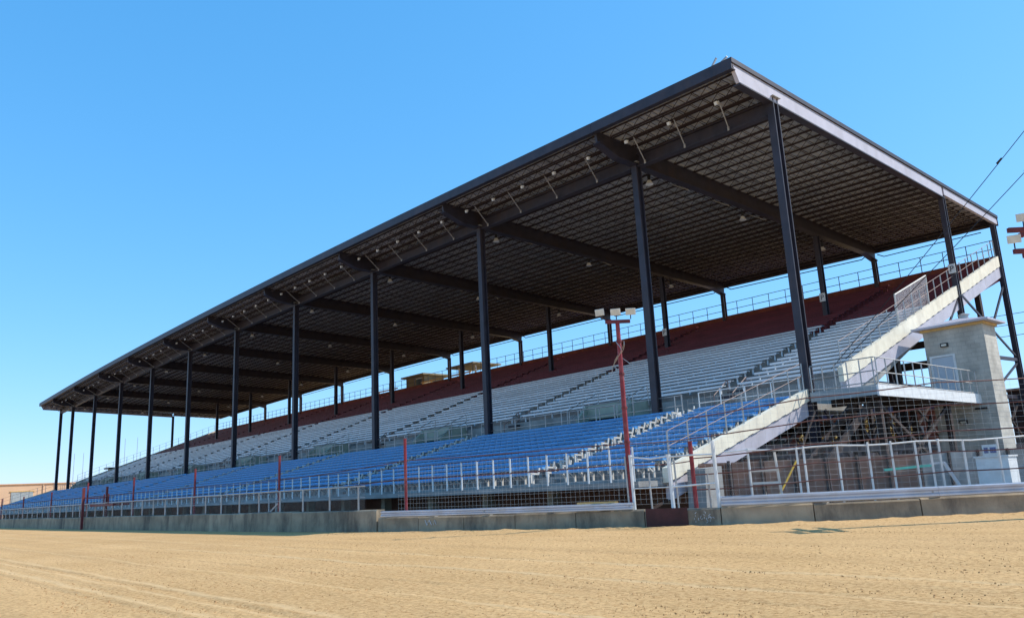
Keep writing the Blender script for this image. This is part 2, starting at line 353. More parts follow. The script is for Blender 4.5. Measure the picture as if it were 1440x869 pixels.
def clods():
    mb = MB()
    def clod(x, y, s):
        i = len(mb.v); ph = random.random()*6.28; n = 5
        z0 = 0.0
        for k in range(n):
            t = ph+2*math.pi*k/n; r = s*random.uniform(.7, 1.25); mb.v.append((x+r*math.cos(t), y+r*math.sin(t), z0-0.01))
        for k in range(n):
            t = ph+.5+2*math.pi*k/n; r = s*random.uniform(.45, .85); mb.v.append((x+r*math.cos(t), y+r*math.sin(t), z0+s*random.uniform(.3, .6)))
        for k in range(n): mb.f.append((i+k, i+(k+1) % n, i+n+(k+1) % n, i+n+k))
        mb.f.append(tuple(i+n+k for k in range(n)))
    for _ in range(22000):
        t = random.random(); d = 5.0+16*t*t; a = yaw-0.75+1.5*random.random()
        x = 13.07-math.sin(a)*d; y = -23.86+math.cos(a)*d
        if y > wy(x)-0.3: continue
        clod(x, y, random.choice((.004, .004, .005, .005, .006, .007, .008, .012))*(0.6+d*0.03))
    for _ in range(2600):
        x = random.uniform(-8, 8.5); y = wy(x)-abs(random.gauss(0, .35))-.04; clod(x, y, random.choice((.010, .014, .018, .024, .034)))
    o = build('dirt_clods', mb, 'clod', org=(0, 0, 0)); o['kind'] = 'stuff'; o['label'] = 'loose clods of dry dirt scattered over the track'
clods()
# paved apron between the wall and the stand
ap = MB(); i0 = 0
pts = wseg(-130, 12, 0.05, 1.5)
for p in pts: ap.v.append((p[0], p[1], 0.02))
for p in pts: ap.v.append((p[0], 24.0, 0.02))
n = len(pts); ap.f = [(k, k+1, n+k+1, n+k) for k in range(n-1)]
struct(build('apron', ap, 'asphalt'))

# ------------------------------------------------------------------ GRANDSTAND
G = thing('grandstand', 'long roofed grandstand with blue, white and maroon seating on dark steel columns', 'grandstand', (-HALF, 5, 0))

# ---- tiers
NL, DL, YL0 = 12, 0.633, -7.6
def ltz(i): return 1.10+0.18*i
NU, DU, YU0 = 28, 0.60, 2.6
def utz(i): return 4.15+0.227*i
prof = [(-8.45, 0.88), (-8.45, 1.02), (YL0, 1.02)]
for i in range(NL): prof += [(YL0+DL*i, ltz(i)), (YL0+DL*(i+1), ltz(i))]
prof += [(0, 3.2), (2.6, 3.2), (2.6, 2.95), (0, 2.95)]
prof += [(YL0+DL, 0.92), (YL0, 0.88)]
def strip(prof, x0, x1):
    mb = MB(); n = len(prof)
    for x in (x0, x1): mb.v += [(x, y, z) for y, z in prof]
    mb.f = [(k, (k+1) % n, n+(k+1) % n, n+k) for k in range(n)]
    mb.f += [tuple(range(n))[::-1], tuple(range(n, 2*n))]
    return mb
build('lower_tiers', strip(prof, XF+.1, -.12), 'tread', G)
NWHITE = 15
def upper_prof(i0, i1):
    p = [(YU0+DU*i0+(.004 if i0 else 0), utz(i0)-(1.15 if i0 == 0 else .40))]
    for i in range(i0, i1): p += [(YU0+DU*i+(.004 if i == i0 and i0 else 0), utz(i)), (YU0+DU*(i+1), utz(i))]
    if i1 == NU: p += [(Y3+.0-.025, utz(NU-1)), (Y3-.025, utz(NU-1)-.4)]
    else: p += [(YU0+DU*i1, utz(i1-1)-.35)]
    return [q for k, q in enumerate(p) if k == 0 or q != p[k-1]]
build('upper_tiers', strip(upper_prof(0, NWHITE), XF+.1, -.12), 'tread', G)
build('painted_tiers', strip(upper_prof(NWHITE, NU), XF+.1, -.12), 'maroon', G)

# ---- stepped aisle treads (dark, half-height steps between the benches)
us_ = mesh('aisle_step', MB().box(-AW+.03, AW-.03, -.22, .02, -.22, -.105), 'steel', (0, 0, 0))
ls_ = mesh('aisle_step', MB().box(-AW+.03, AW-.03, -.25, .02, -.17, -.085), 'tread', (0, 0, 0))
for ax in AIS:
    for i in range(NU): link('aisle_step', us_, (ax, YU0+DU*i, utz(i)), G)
    if ax in AIS[:6]:
        for i in range(NL): link('aisle_step', ls_, (ax, YL0+DL*i, ltz(i)), G)

# ---- benches of the upper tier (one object for each row of each block)
edges = [-.35]+[e for a in AIS for e in (a+AW, a-AW)]+[XF+.35]
blocks = [(edges[2*k], edges[2*k+1]) for k in range(len(edges)//2)]
bcache = {}
def bench_mesh(L, m, idx):
    k = (round(L, 3), m)
    if k in bcache: return bcache[k]
    mb = MB()
    mb.prism([(.10, .268), (.12, .268), (.14, .33), (.37, .33), (.37, .355), (.10, .355)], -L/2, L/2)   # seat plank with front lip
    nb = max(2, int(L/1.5))
    for j in range(nb):
        x = -L/2+.15+(L-.3)*j/(nb-1)
        mb.box(x-.02, x+.02, .2, .26, 0.003, .33); mb.bar((x, .16, .32), (x, .24, .18), .03, .03)
    bcache[k] = mesh('bench', mb, m, (0, 0, 0)); return bcache[k]
for i in range(NU):
    m = 'alum' if i < NWHITE else 'maroon'
    for bi, (a, b) in enumerate(blocks):
        link('bench', bench_mesh(a-b, m, bi), ((a+b)/2, YU0+DU*i, utz(i)), G)

# ---- blue seats of the lower tier
def seat_mb(mb, x, y, z, wd=.345):
    h = wd/2
    mb.quadbox([(x-h, y+.05, z+.25), (x+h, y+.05, z+.25), (x+h, y+.34, z+.25), (x-h, y+.34, z+.25), (x-h, y+.04, z+.315), (x+h, y+.04, z+.315), (x+h, y+.34, z+.285), (x-h, y+.34, z+.285)])
    i = len(mb.v)
    for (yy, zz) in ((.33, .285), (.37, .335), (.405, .385)):
        for dx, dy in ((-h, -.03), (0, .02), (h, -.03)): mb.v.append((x+dx, y+yy+dy, z+zz))
    for r in range(2):
        for c in range(2): mb.f.append((i+r*3+c, i+r*3+c+1, i+r*3+c+4, i+r*3+c+3))
def brk(mb, x, y, z):
    mb.box(x-.022, x+.022, y+.24, y+.30, z+.002, z+.255); mb.bar((x, y+.08, z+.25), (x, y+.26, z+.12), .04, .03)
PX = .36
me_seat = None; me_brk = None
a = MB(); seat_mb(a, 0, 0, 0); me_seat = mesh('seat', a, 'blue', (0, 0, 0))
a = MB(); brk(a, 0, 0, 0); me_brk = mesh('bracket', a, 'bracket', (0, 0, 0))
rest = MB(); restb = MB(); spots = []
for i in range(NL):
    for (a, b) in blocks:
        nn = int((a-b-.05)/PX); x0 = a-((a-b)-nn*PX)/2-PX/2
        for k in range(nn): spots.append((x0-PX*k, YL0+DL*i+.02, ltz(i)))
# side rails of each seat row stand at the aisles too
spots.sort(key=lambda s: math.dist(s[:2], (13.07, -23.86)))
for k, (x, y, z) in enumerate(spots):
    if k < 295:
        s = link('seat', me_seat, (x, y, z), G); link('bracket', me_brk, (x+PX/2, y, z), s)
    else:
        seat_mb(rest, x, y, z); brk(restb, x+PX/2, y, z)
o = build('seat_rows', rest, 'blue', G); o['kind'] = 'stuff'; o['label'] = 'further rows of blue plastic seats'
ob = build('seat_brackets', restb, 'bracket', o); ob['kind'] = 'stuff'
# pale end panels of the seat rows along the aisles
fm_ = mesh('row_end_frame', MB().bar((0, .08, .02), (0, .08, .30), .035, .05).bar((0, .05, .30), (0, .38, .28), .035, .05).bar((0, .38, .28), (0, .43, .46), .035, .05), 'bracket', (0, 0, 0))
for ax in AIS[:4]:
    for i in range(NL):
        for sx in (1, -1): link('row_end_frame', fm_, (ax+sx*(AW+.005), YL0+DL*i+.02, ltz(i)), G)

for sx in (-1, 1): build('landing_panel', MB().prism([(-.28, 3.12), (.05, 3.21), (.05, 3.42), (-.28, 3.34)], AIS[0]+sx*.62-.22, AIS[0]+sx*.62+.22), 'white', G)

# ---- near and far end: raked cream band over a pale steel stringer
def raked(x0, x1, nm, near):
    # lower
    def band(ya, za, yb, zb, th, x0, x1, saw):
        n = saw; prof = [(ya, za), (yb, zb)]
        for k in range(n):
            t = 1-k/n; t2 = 1-(k+.55)/n
            prof += [(ya+(yb-ya)*t, za+(zb-za)*t-th), (ya+(yb-ya)*t, za+(zb-za)*t-th-.02), (ya+(yb-ya)*t2, za+(zb-za)*t2-th-.02), (ya+(yb-ya)*t2, za+(zb-za)*t2-th)]
        prof += [(ya, za-th)]
        return MB().prism(prof[::-1], x0, x1)
    build('end_band', band(-7.5, 1.32, -.05, 3.64, .36, x0, x1, 12), 'cream', G)
    build('end_band', band(2.3, 4.47, 19.85, 11.07, .50, x0, x1, 28), 'cream', G)
    xi0, xi1 = (x0-.10, x1-.06) if near else (x0+.06, x1+.10)
    for ya, za, yb, zb, th in ((-7.3, .98, -.2, 3.20, .45), (2.55, 4.02, 19.95, 10.55, .52)):
        build('stringer', MB().prism([(ya, za-th), (yb, zb-th), (yb, zb), (ya, za)], xi0, xi1), 'lavender', G)
raked(-.12, .06, 'near', True); raked(XF-.06, XF+.1, 'far', False)

# ---- railings: rails as the part, posts as its sub-parts
def rail_part(pts_top, posts, mat_r, mat_p, rails=(1.0, .55), h=.84, r=.017, rp=.022, parent=G, name='railing'):
    mb = MB()
    for f in rails:
        for a, b in zip(pts_top[:-1], pts_top[1:]): mb.tube((a[0], a[1], a[2]-h+h*f), (b[0], b[1], b[2]-h+h*f), r, 5)
    R = build(name, mb, mat_r, parent)
    pm = mesh('post', MB().tube((0, 0, 0), (0, 0, h), rp, 6), mat_p, (0, 0, 0))
    for p in posts: link('post', pm, (p[0], p[1], p[2]), R)
    return R
# front of the lower tier
xs = [-.3-.78*k for k in range(int((-XF-.6)/.78)+1)]
rail_part([(-.3, -8.38, 1.86), (XF+.3, -8.38, 1.86)], [(x, -8.38, 1.02) for x in xs], 'cable', 'white', rails=(1.0, .5), rp=.027, r=.014)
# cross aisle, just behind the blue seats
xs = [x for x in [-.4-1.0*k for k in range(101)] if min(abs(x-a) for a in AIS) > .5]
for (a, b) in blocks:
    rail_part([(a, .12, 4.02), (b, .12, 4.02)], [(x, .12, 3.2) for x in xs if b <= x <= a]+[(a-.02, .12, 3.2), (b+.02, .12, 3.2)], *(('white', 'white') if b > -8 else ('galv', 'galv')), h=.82)  # near block coloured white to paint in sunlight, the others stay galvanised
# rear, on the parapet
xs = [-.3-1.15*k for k in range(int((-XF)/1.15))]
rail_part([(-.1, Y3+.1, 12.02), (XF+.1, Y3+.1, 12.02)], [(x, Y3+.1, 11.2) for x in xs], 'steel', 'steel', h=.82, rails=(1., .45), r=.02)
build('parapet', MB().box(XF+.1, -.1, Y3-.02, Y3+.2, 9.9, 11.17), 'rustcap', G)
# raked end rails
def raked_rail(x, ya, za, yb, zb, n, m):
    rail_part([(x, ya, za+.86), (x, yb, zb+.86)], [(x, ya+(yb-ya)*k/(n-1), za+(zb-za)*k/(n-1)) for k in range(n)], 'endrail', 'galv', h=.86, rails=(1., .55), r=.011, rp=.024)
raked_rail(-.03, -7.3, 1.38, -.25, 3.57, 9, 'galv'); raked_rail(-.03, 2.4, 4.5, 19.7, 11.0, 22, 'galv'); raked_rail(XF+.03, 2.4, 4.5, 19.7, 11.0, 22, 'galv'); raked_rail(XF+.03, -7.3, 1.38, -.25, 3.57, 9, 'galv')

# ---- vomitories in the cross aisle: pale green cheek walls round a black panel painting the shade of the stair opening
for k in range(8):
    x = -10.0-12.5*k
    if x < XF+4: break
    mb = MB()
    for sx in (-1, 1):
        mb.prism([(.9, 3.2), (2.58, 3.2), (2.58, 4.3), (1.5, 4.3), (.9, 3.75)], x+sx*1.25-.08, x+sx*1.25+.08)
    mb.box(x-1.17, x+1.17, 1.50, 1.65, 3.72, 4.3)
    v = build('vomitory', mb, 'sage', G)
    build('opening_shade_panel', MB().box(x-1.15, x+1.15, 1.66, 1.72, 3.21, 3.84), 'blacksteel', v)  # solid black sheet in place of the unlit stairwell
    build('coping', MB().box(x-1.33, x+1.33, 1.49, 2.595, 4.302, 4.34), 'tread', v)
    rail_part([(x-1.3, .5, 4.05), (x+1.3, .5, 4.05)], [(x+d, .5, 3.2) for d in (-1.3, -.45, .45, 1.3)], 'galv', 'galv', h=.85, rails=(1., .66, .33))
    for sx in (-1, 1):
        rail_part([(x+sx*1.42, .5, 4.1), (x+sx*1.42, 2.5, 4.95)], [(x+sx*1.42, .5, 3.25), (x+sx*1.42, 1.5, 3.68), (x+sx*1.42, 2.5, 4.1)], 'galv', 'galv', h=.85)

# ---- handrails up the aisles at the cross aisle (small bent pipes)
for ax in AIS[:5]:
    mb = MB()
    for sx in (-1, 1):
        mb.path([(ax+sx*.42, 2.2, 3.2), (ax+sx*.42, 2.2, 4.1), (ax+sx*.42, 3.2, 4.75), (ax+sx*.42, 3.2, 4.2)], .022)
        build('aisle_handrail', mb, 'endrail', G); mb = MB()

# ---- screen panel by the near end rail
p = [(-.3, 8.1, 6.55), (-.3, 11.35, 7.62), (-.3, 11.45, 9.0), (-.3, 8.1, 7.75)]
mb = MB()
for a, b in zip(p, p[1:]+p[:1]): mb.tube(a, b, .035, 6)
sp_ = build('screen_panel', mb, 'bracket', G)
mb = MB(); mb.v = [(-.3, 8.1, 6.55), (-.3, 11.35, 7.62), (-.3, 11.45, 9.0), (-.3, 8.1, 7.75)]; mb.f = [(0, 1, 2, 3)]
build('wire_cloth', mb, 'screen', sp_)
build('upright', MB().tube((-.3, 9.7, 7.1), (-.3, 9.75, 8.36), .02, 5), 'bracket', sp_)

# ---- steel columns
def ibeam_col(z0, z1, fl=.30, dp=.36, t=.045):
    mb = MB()
    mb.box(-fl/2, fl/2, -dp/2, -dp/2+t, z0, z1); mb.box(-fl/2, fl/2, dp/2-t, dp/2, z0, z1); mb.box(-t/2, t/2, -dp/2+t, dp/2-t, z0, z1)
    mb.box(-fl/2-.06, fl/2+.06, -dp/2-.06, dp/2+.06, z0-.02, z0+.04)
    return mb
for ri, y in enumerate((0, Y2, Y3)):
    for xi, x in enumerate(XC):
        top = ZJ(y)+cz(x)-(.42 if xi not in (0, 11) else .02)-(0 if ri < 2 else 0)
        fl = .265 if ri == 0 else .22
        cmb = ibeam_col(0.05, top, fl, fl+.05)
        me = mesh('column', cmb, 'steel', (0, 0, 0)); c = link('column', me, (x, y, 0), G)
        if ri == 0: build('cap_plate', MB().box(x-.22, x+.22, y-.24, y+.24, top+.002, top+.035), 'brace', c)

# ---- roof
NB = 44
mb = MB()
yf, yb = -2.46, 20.45
def zt(y): return 14.28-.0455*(y+2.46)
# corrugated deck: ribs run front to back
xs = []; x = .12
n = 0
pitchx = .24
while x > XF-.12:
    for dx, dz in ((0, 0), (.09, 0), (.12, .045), (.21, .045)): xs.append((x-dx, dz))
    x -= pitchx
for (x, dz) in xs: mb.v += [(x, yf+.04, ZJ(yf)+.37+dz+cz(x)), (x, yb, ZJ(yb)+.37+dz+cz(x))]
mb.f = [(2*k, 2*k+1, 2*k+3, 2*k+2) for k in range(len(xs)-1)]
roof = build('roof', mb, 'deck', G)
def curved_box(y0, y1, zf0, zf1, zb0, zb1, x0=.14, x1=XF-.14, n=NB):
    mb = MB()
    for k in range(n+1):
        x = x0+(x1-x0)*k/n; c = cz(x); mb.v += [(x, y0, zf0+c), (x, y1, zb0+c), (x, y1, zb1+c), (x, y0, zf1+c)]
    for k in range(n):
        for j in range(4): mb.f.append((4*k+j, 4*k+(j+1) % 4, 4*k+4+(j+1) % 4, 4*k+4+j))
    mb.f += [(3, 2, 1, 0), (4*n, 4*n+1, 4*n+2, 4*n+3)]
    return mb
build('roof_membrane', curved_box(yf+.02, yb+.02, ZJ(yf)+.43, zt(yf)-.02, ZJ(yb)+.43, zt(yb)), 'roofwhite', roof)
# front fascia in lengths
for k in range(11):
    a, b = XC[k]+(.14 if k == 0 else -.012), XC[k+1]-(.14 if k == 10 else 0)
    build('front_fascia', curved_box(yf-.06, yf, ZJ(yf)+.17, zt(yf)+.05, ZJ(yf)+.17, zt(yf)+.05, a, b, 6), 'steel', roof)
    build('front_fascia_lip', curved_box(yf-.0, yf+.16, ZJ(yf)+.17, ZJ(yf)+.205, ZJ(yf)+.17, ZJ(yf)+.205, a, b, 6), 'steel', roof)
build('rear_fascia', curved_box(yb+.03, yb+.08, ZJ(yb)-.02, zt(yb)+.05, ZJ(yb)-.02, zt(yb)+.05), 'steel', roof)
# near end: dark roof edge over a pale beam, slanted at its front
for x0, x1 in ((.12, .17), (XF-.17, XF-.12)):
    build('end_roof_edge', MB().prism([(yf-.06, zt(yf)-.12), (yb+.08, zt(yb)-.09), (yb+.08, zt(yb)+.05), (yf-.06, zt(yf)+.05)], x0, x1), 'steel', roof)
for x0, x1 in ((-.02, .115), (XF-.115, XF+.02)):
    build('end_beam', MB().prism([(-2.1, 13.58), (Y2-.1, 12.94), (Y2-.1, zt(Y2)-.13), (-2.42, zt(-2.4)-.125)], x0, x1), 'lavender', roof)
    build('end_beam', MB().prism([(Y2+.1, 13.06), (yb, 12.82), (yb, zt(yb)-.11), (Y2+.1, zt(Y2)-.13)], x0, x1), 'lavender', roof)
    build('end_beam_flange', MB().prism([(-2.08, 13.52), (Y2, 12.88), (Y2, 12.93), (-2.08, 13.57)], x0-.12, x1+.02), 'steel', roof)
# clutter along the near roof edge
mb = MB()
for y in (-2.3, .1, 2.3, 4.4): mb.tube((0, y, zt(y)+.05), (0, y, zt(y)+.16), .03, 5)
mb.path([(0, -2.3, zt(-2.3)+.16), (0, .1, zt(.1)+.12), (0, 2.3, zt(2.3)+.13), (0, 4.4, zt(4.4)+.16)], .012, 4)
build('lightning_conductor', mb, 'blacksteel', roof)
build('edge_gutter', MB().prism([(3.1, zt(3.1)+.05), (8.2, zt(8.2)+.05), (8.2, zt(8.2)+.13), (3.1, zt(3.1)+.18)], -.12, .06), 'galv', roof)
build('antenna_bracket', MB().bar((-.75, -2.4, zt(yf)), (-.45, -2.4, zt(yf)+.34), .05, .05).bar((-.4, -2.4, zt(yf)+.05), (-.05, -2.4, zt(yf)+.2), .05, .05), 'galv', roof)

# girders over each inner column line
for xi, x in enumerate(XC[1:-1], 1):
    c = cz(x); z0 = lambda y: ZJ(y)-.47+c; z1 = lambda y: ZJ(y)+.30+c
    w_ = .05
    prof = [(-2.25, z1(-2.25)-.45), (-1.2, z0(-1.2)), (Y3-1.2, z0(Y3)+.25), (Y3+.1, z0(Y3)-.05), (Y3+.2, z1(Y3+.2)), (-2.3, z1(-2.3))]
    g = build('girder', MB().prism(prof, x-w_, x+w_), 'steel', roof)
    mb = MB()
    for a, b in zip(prof[:4][:-1], prof[:4][1:]): mb.bar((x, a[0], a[1]-.02), (x, b[0], b[1]-.02), .36, .05, ref=(0, 0, 1))
    build('girder_flange', mb, 'steel', roof)
# front edge beams between columns, and their kicker braces
for k in range(11):
    xa, xb = XC[k]-.18, XC[k+1]+.18; ca, cb = cz(XC[k]), cz(XC[k+1])
    zb_ = ZJ(0)-.58
    mb = MB()
    mb.quadbox([(xa, -.05, zb_+ca), (xb, -.05, zb_+cb), (xb, .05, zb_+cb), (xa, .05, zb_+ca), (xa, -.05, zb_+.46+ca), (xb, -.05, zb_+.46+cb), (xb, .05, zb_+.46+cb), (xa, .05, zb_+.46+ca)])
    for dz in (-.02, .47):
        mb.quadbox([(xa, -.15, zb_+dz+ca), (xb, -.15, zb_+dz+cb), (xb, .15, zb_+dz+cb), (xa, .15, zb_+dz+ca), (xa, -.15, zb_+dz+.04+ca), (xb, -.15, zb_+dz+.04+cb), (xb, .15, zb_+dz+.04+cb), (xa, .15, zb_+dz+.04+ca)])
    build('edge_beam', mb, 'steel', roof)
    nbr = 3 if k in (0, 10) else 4
    for j in range(nbr):
        x = xa+(xb-xa)*(j+.62)/nbr-.2; c = cz(x)
        mb = MB().bar((x+.35, -1.38, ZJ(-1.4)+.05+c), (x-.12, -.14, zb_+.05+c), .032, .032).bar((x-.12, -.16, zb_-.02+c), (x-.12, -.16, zb_+.12+c), .07, .04)
        build('kicker_brace', mb, 'brace', roof)
for xi, x in enumerate(XC[1:-1], 1):
    for y in (3.6, 6.6, 9.6):
        c = cz(x)
        build('kicker_brace', MB().bar((x-.18, y, ZJ(y)-.50+c), (x-1.05, y+.05, ZJ(y)+.03+c), .035, .035), 'brace', roof)
# open-web joists
jcache = {}
def joist(Lb):
    k = round(Lb, 2)
    if k in jcache: return jcache[k]
    mb = MB(); h = .33; a, b = -Lb/2, Lb/2
    for s in (-.035, .035):
        mb.box(a+.35, b-.35, s-.014, s+.014, -.008, .026)
    mb.box(a, b, -.035, .035, h-.035, h)
    n = int(Lb/.62)
    for j in range(n):
        x0 = a+.35+(Lb-.7)*j/n; x1 = a+.35+(Lb-.7)*(j+1)/n; xm = (x0+x1)/2
        mb.tube((x0, 0, .02), (xm, 0, h-.04), .013, 3, cap=False); mb.tube((xm, 0, h-.04), (x1, 0, .02), .013, 3, cap=False)
    jcache[k] = mesh('joist', mb, 'joist', (0, 0, 0)); return jcache[k]
NJ = 35; far_j = MB()
for k in range(11):
    xa, xb = XC[k]-(.0 if k == 0 else .05), XC[k+1]+(.0 if k == 10 else .05)
    tilt = -math.atan2(cz(XC[k])-cz(XC[k+1]), XC[k]-XC[k+1])
    for j in range(NJ):
        y = -1.95+.652*j
        zz = ZJ(y)+(cz(XC[k])+cz(XC[k+1]))/2
        if k < 8: link('joist', joist(xa-xb), ((xa+xb)/2, y, zz), roof, rot=(0, tilt, 0))
        else:
            c0, c1 = cz(xa), cz(xb)
            for w_, z0_ in ((.05, 0.0), (.09, .31)): far_j.bar((xa, y, ZJ(y)+z0_+c0), (xb, y, ZJ(y)+z0_+c1), w_, .04)
            nw = int((xa-xb)/.62)
            for q_ in range(nw):
                x0 = xa+(xb-xa)*q_/nw; x1 = xa+(xb-xa)*(q_+.5)/nw; x2 = xa+(xb-xa)*(q_+1)/nw
                far_j.tube((x0, y, ZJ(y)+.02+cz(x0)), (x1, y, ZJ(y)+.29+cz(x1)), .013, 3, cap=False); far_j.tube((x1, y, ZJ(y)+.29+cz(x1)), (x2, y, ZJ(y)+.02+cz(x2)), .013, 3, cap=False)
o = build('far_joists', far_j, 'joist', roof); o['kind'] = 'stuff'
# bridging lines (front-to-back rods across the joists) in the near bays
for k in range(6):
    nbg = 5 if k == 0 else 8 if k < 3 else 5
    for t in [(j+1)/(nbg+1) for j in range(nbg)]:
        x = XC[k]+(XC[k+1]-XC[k])*t; c = cz(x)
        build('bridging', MB().tube((x, -1.85, ZJ(-1.85)+.01+c), (x, 20.1, ZJ(20.1)+.01+c), .013, 4).tube((x+.1, -1.85, ZJ(-1.85)+.31+c), (x+.1, 20.1, ZJ(20.1)+.31+c), .013, 4), 'joist', roof)
# rear edge channel hung below the roof
build('rear_cable_tray', MB().path([(-.6, 20.2, 12.55), (-5.6, 20.2, 12.55), (-5.95, 20.2, 12.75)], .025, 4), 'blacksteel', roof)
for k in range(1, 8): build('rear_cable_tray', MB().path([(XC[k]-.3, 20.2, 12.75+cz(XC[k])), (XC[k]-.7, 20.2, 12.52+cz(XC[k])), (XC[k+1]+.6, 20.2, 12.5+cz(XC[k+1])), (XC[k+1]+.3, 20.2, 12.7+cz(XC[k+1]))], .028, 4), 'blacksteel', roof)

# ---- steel bents under the stand
for x in (-.25, -6.15, -16.15, -26.15):
    mb = MB()
    for y, zt_ in ((-4.4, 1.45), (3.6, 4.2), (7.2, 5.5), (10.6, 6.8), (17, 9.3)):
        build('bent_column', MB().box(x-.11, x+.11, y-.13, y+.13, .02, zt_), 'steel_rust', G)
    mb = MB()
    mb.box(x-.09, x+.09, -3.6, Y3, 1.70, 1.88); mb.box(x-.08, x+.08, 3.6, Y3, 4.0, 4.16) if x > -1 else None
    build('tie_beam', mb, 'steel', G)
    ys = [(-4.4, 0), (0, 3.6), (3.6, 7.2), (7.2, 10.6), (10.6, Y2), (Y2, 17), (17, Y3)]
    for a, b in ys:
        if a < 0:
            build('cross_brace', MB().bar((x, a, .3), (x, b, 2.6), .07, .10).bar((x, b, .3), (x, a, 1.25), .07, .10), 'steel_rust', G); continue
        zb_ = 3.0 if b < 4 else 4.0
        mb = MB().bar((x, a, 1.95), (x, b, zb_), .07, .10).bar((x, b, 1.95), (x, a, zb_), .07, .10)
        if a >= 0: mb.bar((x, a, .1), (x, b, 1.8), .07, .10)
        build('cross_brace', mb, 'steel_rust', G)
for (y, z) in ((0, 3.0), (3.6, 2.7), (7.2, 4.0), (10.6, 5.3), (Y2, 6.6), (-4.4, 1.25)):
    build('longitudinal_beam', MB().box(-60, -.3, y-.1, y+.1, z-.3, z), 'steel_rust', G)
# bracing seen against the sky behind the tower
mb = MB().bar((0, Y3-.1, 9.6), (0, 15.6, 5.6), .06, .12).bar((0, Y3, 6.0), (0, Y2, 8.6), .06, .1).bar((0, Y3, 5.9), (0, Y2, 5.75), .1, .16).bar((0, Y3, 5.8), (0, Y2, 3.2), .06, .1).bar((0, Y2, 8.3), (0, 10.6, 5.4), .06, .1).bar((0, Y2, 5.8), (0, 10.6, 5.7), .1, .14)
build('end_bracing', mb, 'steel', G)
# recessed dark wall below the front seats
build('undercroft_wall', MB().box(XF+1, -.8, -5.6, -5.4, .02, 1.35), 'panelbrown', G)
for k in range(int(-XF/3)-1):
    x = -4.2-3.0*k; build('pier', MB().box(x-.12, x+.12, -7.6, -7.3, .02, .88), 'concrete', G)
# column number plates
for ri, (x, y, z) in enumerate(((0, Y2-.18, 9.35), (XC[1], Y2-.18, 9.35), (XC[2], Y2-.18, 9.35))):
    pl = build('number_plate', MB().box(x-.15, x+.15, y-.025, y-.005, z, z+.42), 'white', G)
    cu = bpy.data.curves.new('mark', 'FONT'); cu.body = 'P'; cu.size = .36*U; cu.align_x = 'CENTER'; cu.extrude = .004
    to = bpy.data.objects.new('mark_tmp', cu); C.objects.link(to)
    dg = bpy.context.evaluated_depsgraph_get(); me = bpy.data.meshes.new_from_object(to.evaluated_get(dg)); bpy.data.objects.remove(to)
    me.materials.clear(); me.materials.append(MT['ink'])
    mo = link('printed_mark', me, (x, y-.033, z+.09), pl); mo.rotation_euler = (math.pi/2, 0, 0)

# ------------------------------------------------------------------ lamps hung under the roof
def lampm():
    a = MB().tube((0, 0, 0), (0, 0, .34), .012, 4).tube((0, 0, -.22), (0, 0, 0), .06, 8, .075)
    b = MB().tube((0, 0, -.40), (0, 0, -.22), .17, 12, .07)
    return mesh('ballast', a, 'blacksteel', (0, 0, 0)), mesh('shade', b, 'lampwhite', (0, 0, 0))
bm_, sm_ = lampm()
for xi, x in enumerate(XC[1:-1], 1):
    for y, nm in ((1.45, 'front'), (8.2, 'rear'), (15.5, 'top')):
        xx = x-.55
        t = thing('high_bay_lamp', 'small white bell lamp hung under the roof above the ' + {'front': 'cross aisle', 'rear': 'white benches', 'top': 'maroon benches'}[nm], 'lamp', (xx, y, ZJ(y)+cz(xx)-.32), 'bell lamps under the grandstand roof, ' + nm + ' row')
        link('ballast', bm_, (xx, y, ZJ(y)+cz(xx)-.32), t); link('shade', sm_, (xx, y, ZJ(y)+cz(xx)-.32), t)
fbm = mesh('housing', MB().quadbox([(-.05, -.05, -.10), (.05, -.05, -.10), (.05, .04, -.08), (-.05, .04, -.08), (-.065, -.065, .02), (.065, -.065, .02), (.065, .055, .04), (-.065, .055, .04)]), 'lampwhite', (0, 0, 0))
fbk = mesh('hanger', MB().box(-.02, .02, -.02, .02, .03, .12), 'blacksteel', (0, 0, 0))
for k in range(11):
    nbx = 3 if k in (0, 10) else 5
    for j in range(nbx):
        x = XC[k]+(XC[k+1]-XC[k])*(j+.62)/nbx
        l = (x, -1.42, ZJ(-1.4)+cz(x)-.12)
        t = thing('box_floodlight', 'small white box light under the front roof overhang between the kicker braces', 'lamp', l, 'box lights along the front roof overhang')
        link('housing', fbm, l, t); link('hanger', fbk, l, t)

# ------------------------------------------------------------------ walkway and lift tower
W = thing('walkway_bridge', 'raised grey walkway from the stand end to the block tower door', 'walkway', (1.2, 3.5, 0))
build('deck', MB().box(.14, 2.25, -.15, 7.74, 3.30, 3.42), 'walkgrey', W)
build('front_fascia', MB().box(.14, 2.25, -.21, -.152, 3.18, 3.48), 'walkgrey', W)
build('side_fascia', MB().box(2.252, 2.31, -.21, 7.74, 3.15, 3.48), 'white', W)  # white against the grey front fascia: sun and shade put into the colours
for y in (1.2, 3.4, 5.6): build('cross_beam', MB().box(.1, 2.24, y-.08, y+.08, 3.06, 3.295), 'steel_rust', W)
for y in (.3, 5.4): build('support_post', MB().box(1.9, 2.08, y-.09, y+.09, .02, 3.06), 'steel_rust', W)
build('cross_brace', MB().bar((1.98, .3, .4), (1.98, 5.4, 3.0), .06, .1).bar((1.98, 5.4, .4), (1.98, .3, 3.0), .06, .1), 'steel_rust', W)
rail_part([(.2, -.16, 4.3), (2.26, -.16, 4.3)], [(x, -.16, 3.47) for x in (.2, .6, 1.0, 1.4, 1.8, 2.2)], 'galv', 'galv', h=.8, rails=(1., .5, .08), parent=W)
